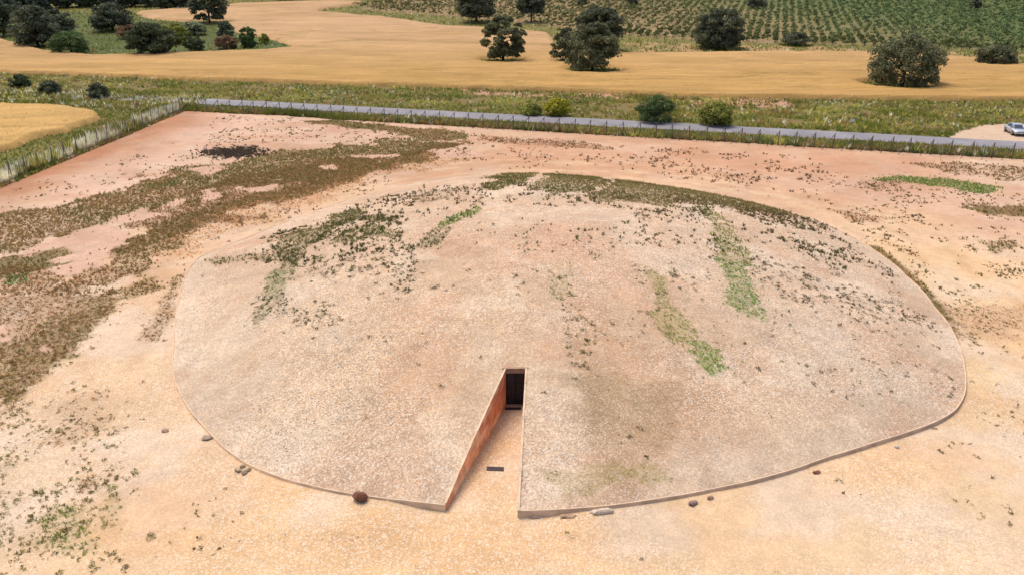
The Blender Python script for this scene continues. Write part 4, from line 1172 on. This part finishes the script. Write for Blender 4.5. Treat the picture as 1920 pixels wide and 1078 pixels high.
# ------------------------------------------------------------------ fences
def th1(x, y): return float(terrain(np.array([x]), np.array([y]))[0])
bm = bmesh.new(); bm_bar(bm, (0, 0, -.3), (0, 0, 2.05), .06, 6, .055); POSTM = bm_mesh('post', bm, M_post)
def fence(A, B, step, brace_dir, label, extra_first=()):
    A, B = np.array(A), np.array(B); L = np.linalg.norm(B - A); d = (B - A) / L; n = int(L / step)
    root = empty('wire_fence', (A[0], A[1], 0)); tag(root, label, 'fence')
    bm = bmesh.new(); b = brace_dir
    bm_bar(bm, (0, 0, 1.92), (b[0] * 1.75, b[1] * 1.75, .0), .042, 5); BR = bm_mesh('brace', bm, M_post)
    pos = []
    for i in range(n + 1):
        p = d * step * i + np.array([rng.normal(0, .05), rng.normal(0, .05)])
        z = th1(A[0] + p[0], A[1] + p[1]); pos.append((p[0], p[1], z))
        o = link('post', POSTM, root, (p[0], p[1], z)); o.rotation_euler = (rng.normal(0, .02), rng.normal(0, .02), 0)
        q = link('brace', BR, o)
    for h in (.25, .9, 1.62):
        bm = bmesh.new()
        for p, q in zip(pos[:-1], pos[1:]): bm_bar(bm, (p[0], p[1], p[2] + h), (q[0], q[1], q[2] + h), .006, 3)
        link('wire', bm_mesh('wire', bm, M_wire), root)
    V, Fc = [], []
    for p, q in zip(pos[:-1], pos[1:]):
        p, q = np.array(p), np.array(q)
        for k in np.arange(-.6, 1, .1):
            for sgn in (0, 1):
                k0, k1 = (k, k + .6) if sgn == 0 else (k + .6, k)
                z0, z1 = .1, 1.6
                if k < 0:
                    f = -k / .6
                    if sgn == 0: z0, k0 = .1 + 1.5 * f, 0
                    else: z1, k1 = 1.6 - 1.5 * f, 0
                if k + .6 > 1:
                    f = (1 - k) / .6
                    if sgn == 0: z1, k1 = .1 + 1.5 * f, 1
                    else: z0, k0 = 1.6 - 1.5 * f, 1
                a = p + (q - p) * k0 + np.array([0, 0, z0]); c = p + (q - p) * k1 + np.array([0, 0, z1])
                w = np.array([d[0], d[1], 0]) * .003
                i0 = len(V); V += [a - w, a + w, c + w, c - w]; Fc.append((i0, i0 + 1, i0 + 2, i0 + 3))
    o = link('wire_mesh', np_mesh('wire_mesh', V, Fc, M_wire), root); o['kind'] = 'stuff'
    return root
bd = -RD * .75 - RN * .55
fence(FC, FB, 2.32, bd / np.linalg.norm(bd), 'long wire fence of braced dark posts beside the road')
lf = (LF0 - FC) / np.linalg.norm(LF0 - FC); b2 = lf * .8 + np.array([.35, 0])
fence(FC + lf * 1.2, LF0 + lf * 12, 2.6, b2 / np.linalg.norm(b2), 'wire fence overgrown by pale tall grass along the left boundary')
# low field fence of pale stakes at the near wheat edge
root = empty('stake_fence', (*hit(-60, 137, terrain), 0)); tag(root, 'sparse line of pale stakes along the near wheat edge', 'fence')
bm = bmesh.new(); bm_bar(bm, (0, 0, -.2), (0, 0, 1.35), .045, 5, .04); STK = bm_mesh('stake', bm, M_pale)
rl = Vector(root.location); prev = None; segs = []
edge = [hit(u, v + 4, terrain) for u, v in [(-60, 135)] + wheat_px[1:9]]
acc = []
for p, q in zip(edge[:-1], edge[1:]):
    nseg = max(1, int(np.linalg.norm(q - p) / 5.5))
    for i in range(nseg): acc.append(p + (q - p) * i / nseg)
for p in acc:
    z = th1(*p); o = link('stake', STK, root, (p[0] - rl.x, p[1] - rl.y, z)); o.rotation_euler = (rng.normal(0, .05), rng.normal(0, .05), 0)
for h in (.55, 1.15):
    bm = bmesh.new()
    for p, q in zip(acc[:-1], acc[1:]): bm_bar(bm, (p[0] - rl.x, p[1] - rl.y, th1(*p) + h), (q[0] - rl.x, q[1] - rl.y, th1(*q) + h), .006, 3)
    link('wire', bm_mesh('wire', bm, M_wire), root)

# ------------------------------------------------------------------ roadside sign
p = hit(1596, 240, terrain)
s = empty('roadside_sign', (p[0], p[1], th1(*p))); tag(s, 'small white sign plate on a short post in the roadside grass', 'sign')
bm = bmesh.new(); bm_bar(bm, (0, 0, -.2), (0, 0, 1.1), .03, 8); link('post', bm_mesh('post', bm, M_pale), s)
bm = bmesh.new(); bm_box(bm, (0, -.045, 1.08), (.62, .03, .46), bev=.01); link('plate', bm_mesh('plate', bm, M_white), s)
bm = bmesh.new(); bm_box(bm, (0, -.04, 1.345), (.5, .05, .06), bev=.01); link('top_bar', bm_mesh('top_bar', bm, M_dark), s)

# ------------------------------------------------------------------ parked car
def car_paint():
    m, N, L, b = new_mat('silver_paint')
    b.inputs['Base Color'].default_value = (.42, .45, .50, 1); b.inputs['Metallic'].default_value = .55; b.inputs['Roughness'].default_value = .32
    b.inputs['Coat Weight'].default_value = .6
    nz = N.new('ShaderNodeTexNoise'); nz.inputs['Scale'].default_value = 3
    mr = N.new('ShaderNodeMapRange'); mr.inputs['To Min'].default_value = .26; mr.inputs['To Max'].default_value = .42
    L.new(nz.outputs['Fac'], mr.inputs['Value']); L.new(mr.outputs[0], b.inputs['Roughness'])
    return m
M_paint = car_paint()
M_glass = plain('tinted_glass', (.02, .025, .05), .08, 0, .8, nscale=1, namt=.05)
M_tyre = plain('tyre_rubber', (.015, .015, .015), .9, nscale=5, namt=.1)
M_rimm = plain('alloy_rim', (.35, .35, .37), .35, .8, .5, nscale=5, namt=.05)
M_lamp = plain('lamp_lens', (.6, .62, .65), .15, .3, .7, nscale=5, namt=.05)
def build_car():
    pw0, pw1 = hit(1884, 247, terrain), hit(1896, 255, terrain)
    d = np.array([-.22, -.975]); d /= np.linalg.norm(d); right = np.array([d[1], -d[0]])     # car's right-hand side
    c = (pw0 + pw1) / 2 - right * .85
    root = empty('parked_car', (c[0], c[1], th1(*c) + .01), math.atan2(d[1], d[0]))
    tag(root, 'silver saloon car parked on the bare patch beside the road', 'car')
    # lower body: stations along x, half-section points
    bm = bmesh.new(); prev = None
    st = [(-2.18, .62, .50, .82), (-2.10, .78, .34, .93), (-1.7, .85, .27, .98), (-1.0, .87, .24, .97), (0, .88, .23, .95), (.85, .875, .24, .93), (1.25, .865, .26, .88), (1.8, .82, .27, .80), (2.08, .74, .30, .70), (2.2, .58, .40, .60)]
    rings = []
    for x, w, zb, zt in st:
        half = [(w * .86, zb), (w, zb + (zt - zb) * .3), (w * .995, zb + (zt - zb) * .65), (w * .93, zt - .03), (w * .8, zt)]
        pts = [(y, z) for y, z in half] + [(0, zt + .025)] + [(-y, z) for y, z in half[::-1]] + [(0, zb - .02)]
        ring = [bm.verts.new((x, y, z)) for y, z in pts]
        if prev:
            K = len(ring)
            for j in range(K): bm.faces.new((prev[j], ring[j], ring[(j + 1) % K], prev[(j + 1) % K]))
        else: bm.faces.new(ring)
        prev = ring
    bm.faces.new(prev[::-1])
    body = link('body', bm_mesh('body', bm, M_paint, True), root)
    # cabin
    base = [(-1.72, .70), (-1.2, .78), (0, .80), (.62, .79), (1.12, .70)]
    roof = [(-1.12, .54), (-.75, .60), (-.1, .62), (.22, .60), (.34, .54)]
    zb = [.955, .965, .945, .93, .905]; zr = [1.38, 1.43, 1.45, 1.42, 1.38]
    bm = bmesh.new(); B = []; Rr = []
    for s_ in (1, -1):
        B.append([bm.verts.new((x, s_ * y, z - .03)) for (x, y), z in zip(base, zb)])
        Rr.append([bm.verts.new((x, s_ * y, z)) for (x, y), z in zip(roof, zr)])
    for i in range(4):
        for k in (0, 1): bm.faces.new((B[k][i], B[k][i + 1], Rr[k][i + 1], Rr[k][i]))
        bm.faces.new((Rr[0][i], Rr[0][i + 1], Rr[1][i + 1], Rr[1][i]))
    bm.faces.new((B[0][0], Rr[0][0], Rr[1][0], B[1][0])); bm.faces.new((B[0][4], Rr[0][4], Rr[1][4], B[1][4]))
    cab = link('roof', bm_mesh('roof', bm, M_paint), root)
    def pane(name, quad, inset=.1, off=.012):
        q = [Vector(v) for v in quad]; cc = sum(q, Vector()) / 4
        nrm = (q[1] - q[0]).cross(q[3] - q[0]).normalized()
        if nrm.dot(cc - Vector((-.3, 0, 1.1))) < 0: nrm = -nrm
        bm = bmesh.new(); a = [bm.verts.new(v.lerp(cc, inset) + nrm * off) for v in q]; b_ = [bm.verts.new(v.lerp(cc, inset) - nrm * .01) for v in q]
        bm.faces.new(a)
        for i in range(4): bm.faces.new((a[i], a[(i + 1) % 4], b_[(i + 1) % 4], b_[i]))
        link(name, bm_mesh(name, bm, M_glass), cab)
    bp = lambda i, s_: (base[i][0], s_ * base[i][1], zb[i] - .0); rp = lambda i, s_: (roof[i][0], s_ * roof[i][1], zr[i])
    pane('windscreen', [bp(4, 1), bp(4, -1), rp(4, -1), rp(4, 1)], .10)
    pane('rear_window', [bp(0, 1), bp(0, -1), rp(0, -1), rp(0, 1)], .12)
    for s_ in (1, -1):
        for i in (1, 2, 3):
            pane('side_window', [bp(i, s_), bp(i + 1, s_), rp(i + 1, s_), rp(i, s_)], .13)
    for x in (-1.35, 1.32):
        for s_ in (1, -1):
            bm = bmesh.new(); bm_bar(bm, (0, -.1, 0), (0, .1, 0), .315, 20); t = link('wheel', bm_mesh('wheel', bm, M_tyre), root, (x, s_ * .80, .315))
            bm = bmesh.new(); bm_bar(bm, (0, -.108, 0), (0, .108, 0), .2, 16); link('rim', bm_mesh('rim', bm, M_rimm), t)
    for s_ in (1, -1):
        bm = bmesh.new(); bm_box(bm, (2.06, s_ * .58, .63), (.2, .3, .13), -s_ * .35, .03); link('headlight', bm_mesh('headlight', bm, M_lamp), root)
        bm = bmesh.new(); bm_box(bm, (.72, s_ * .98, .98), (.12, .2, .13), 0, .03); link('wing_mirror', bm_mesh('wing_mirror', bm, M_paint), root)
    bm = bmesh.new(); bm_box(bm, (2.175, 0, .56), (.06, .84, .13), 0, .02); link('grille', bm_mesh('grille', bm, M_dark), root)
    bm = bmesh.new(); bm_box(bm, (2.2, 0, .47), (.04, .5, .1), 0, .008); link('number_plate', bm_mesh('number_plate', bm, M_white), root)
    bm = bmesh.new(); bm_box(bm, (2.12, 0, .33), (.14, 1.25, .13), 0, .03); link('bumper', bm_mesh('bumper', bm, M_dark), root)
build_car()
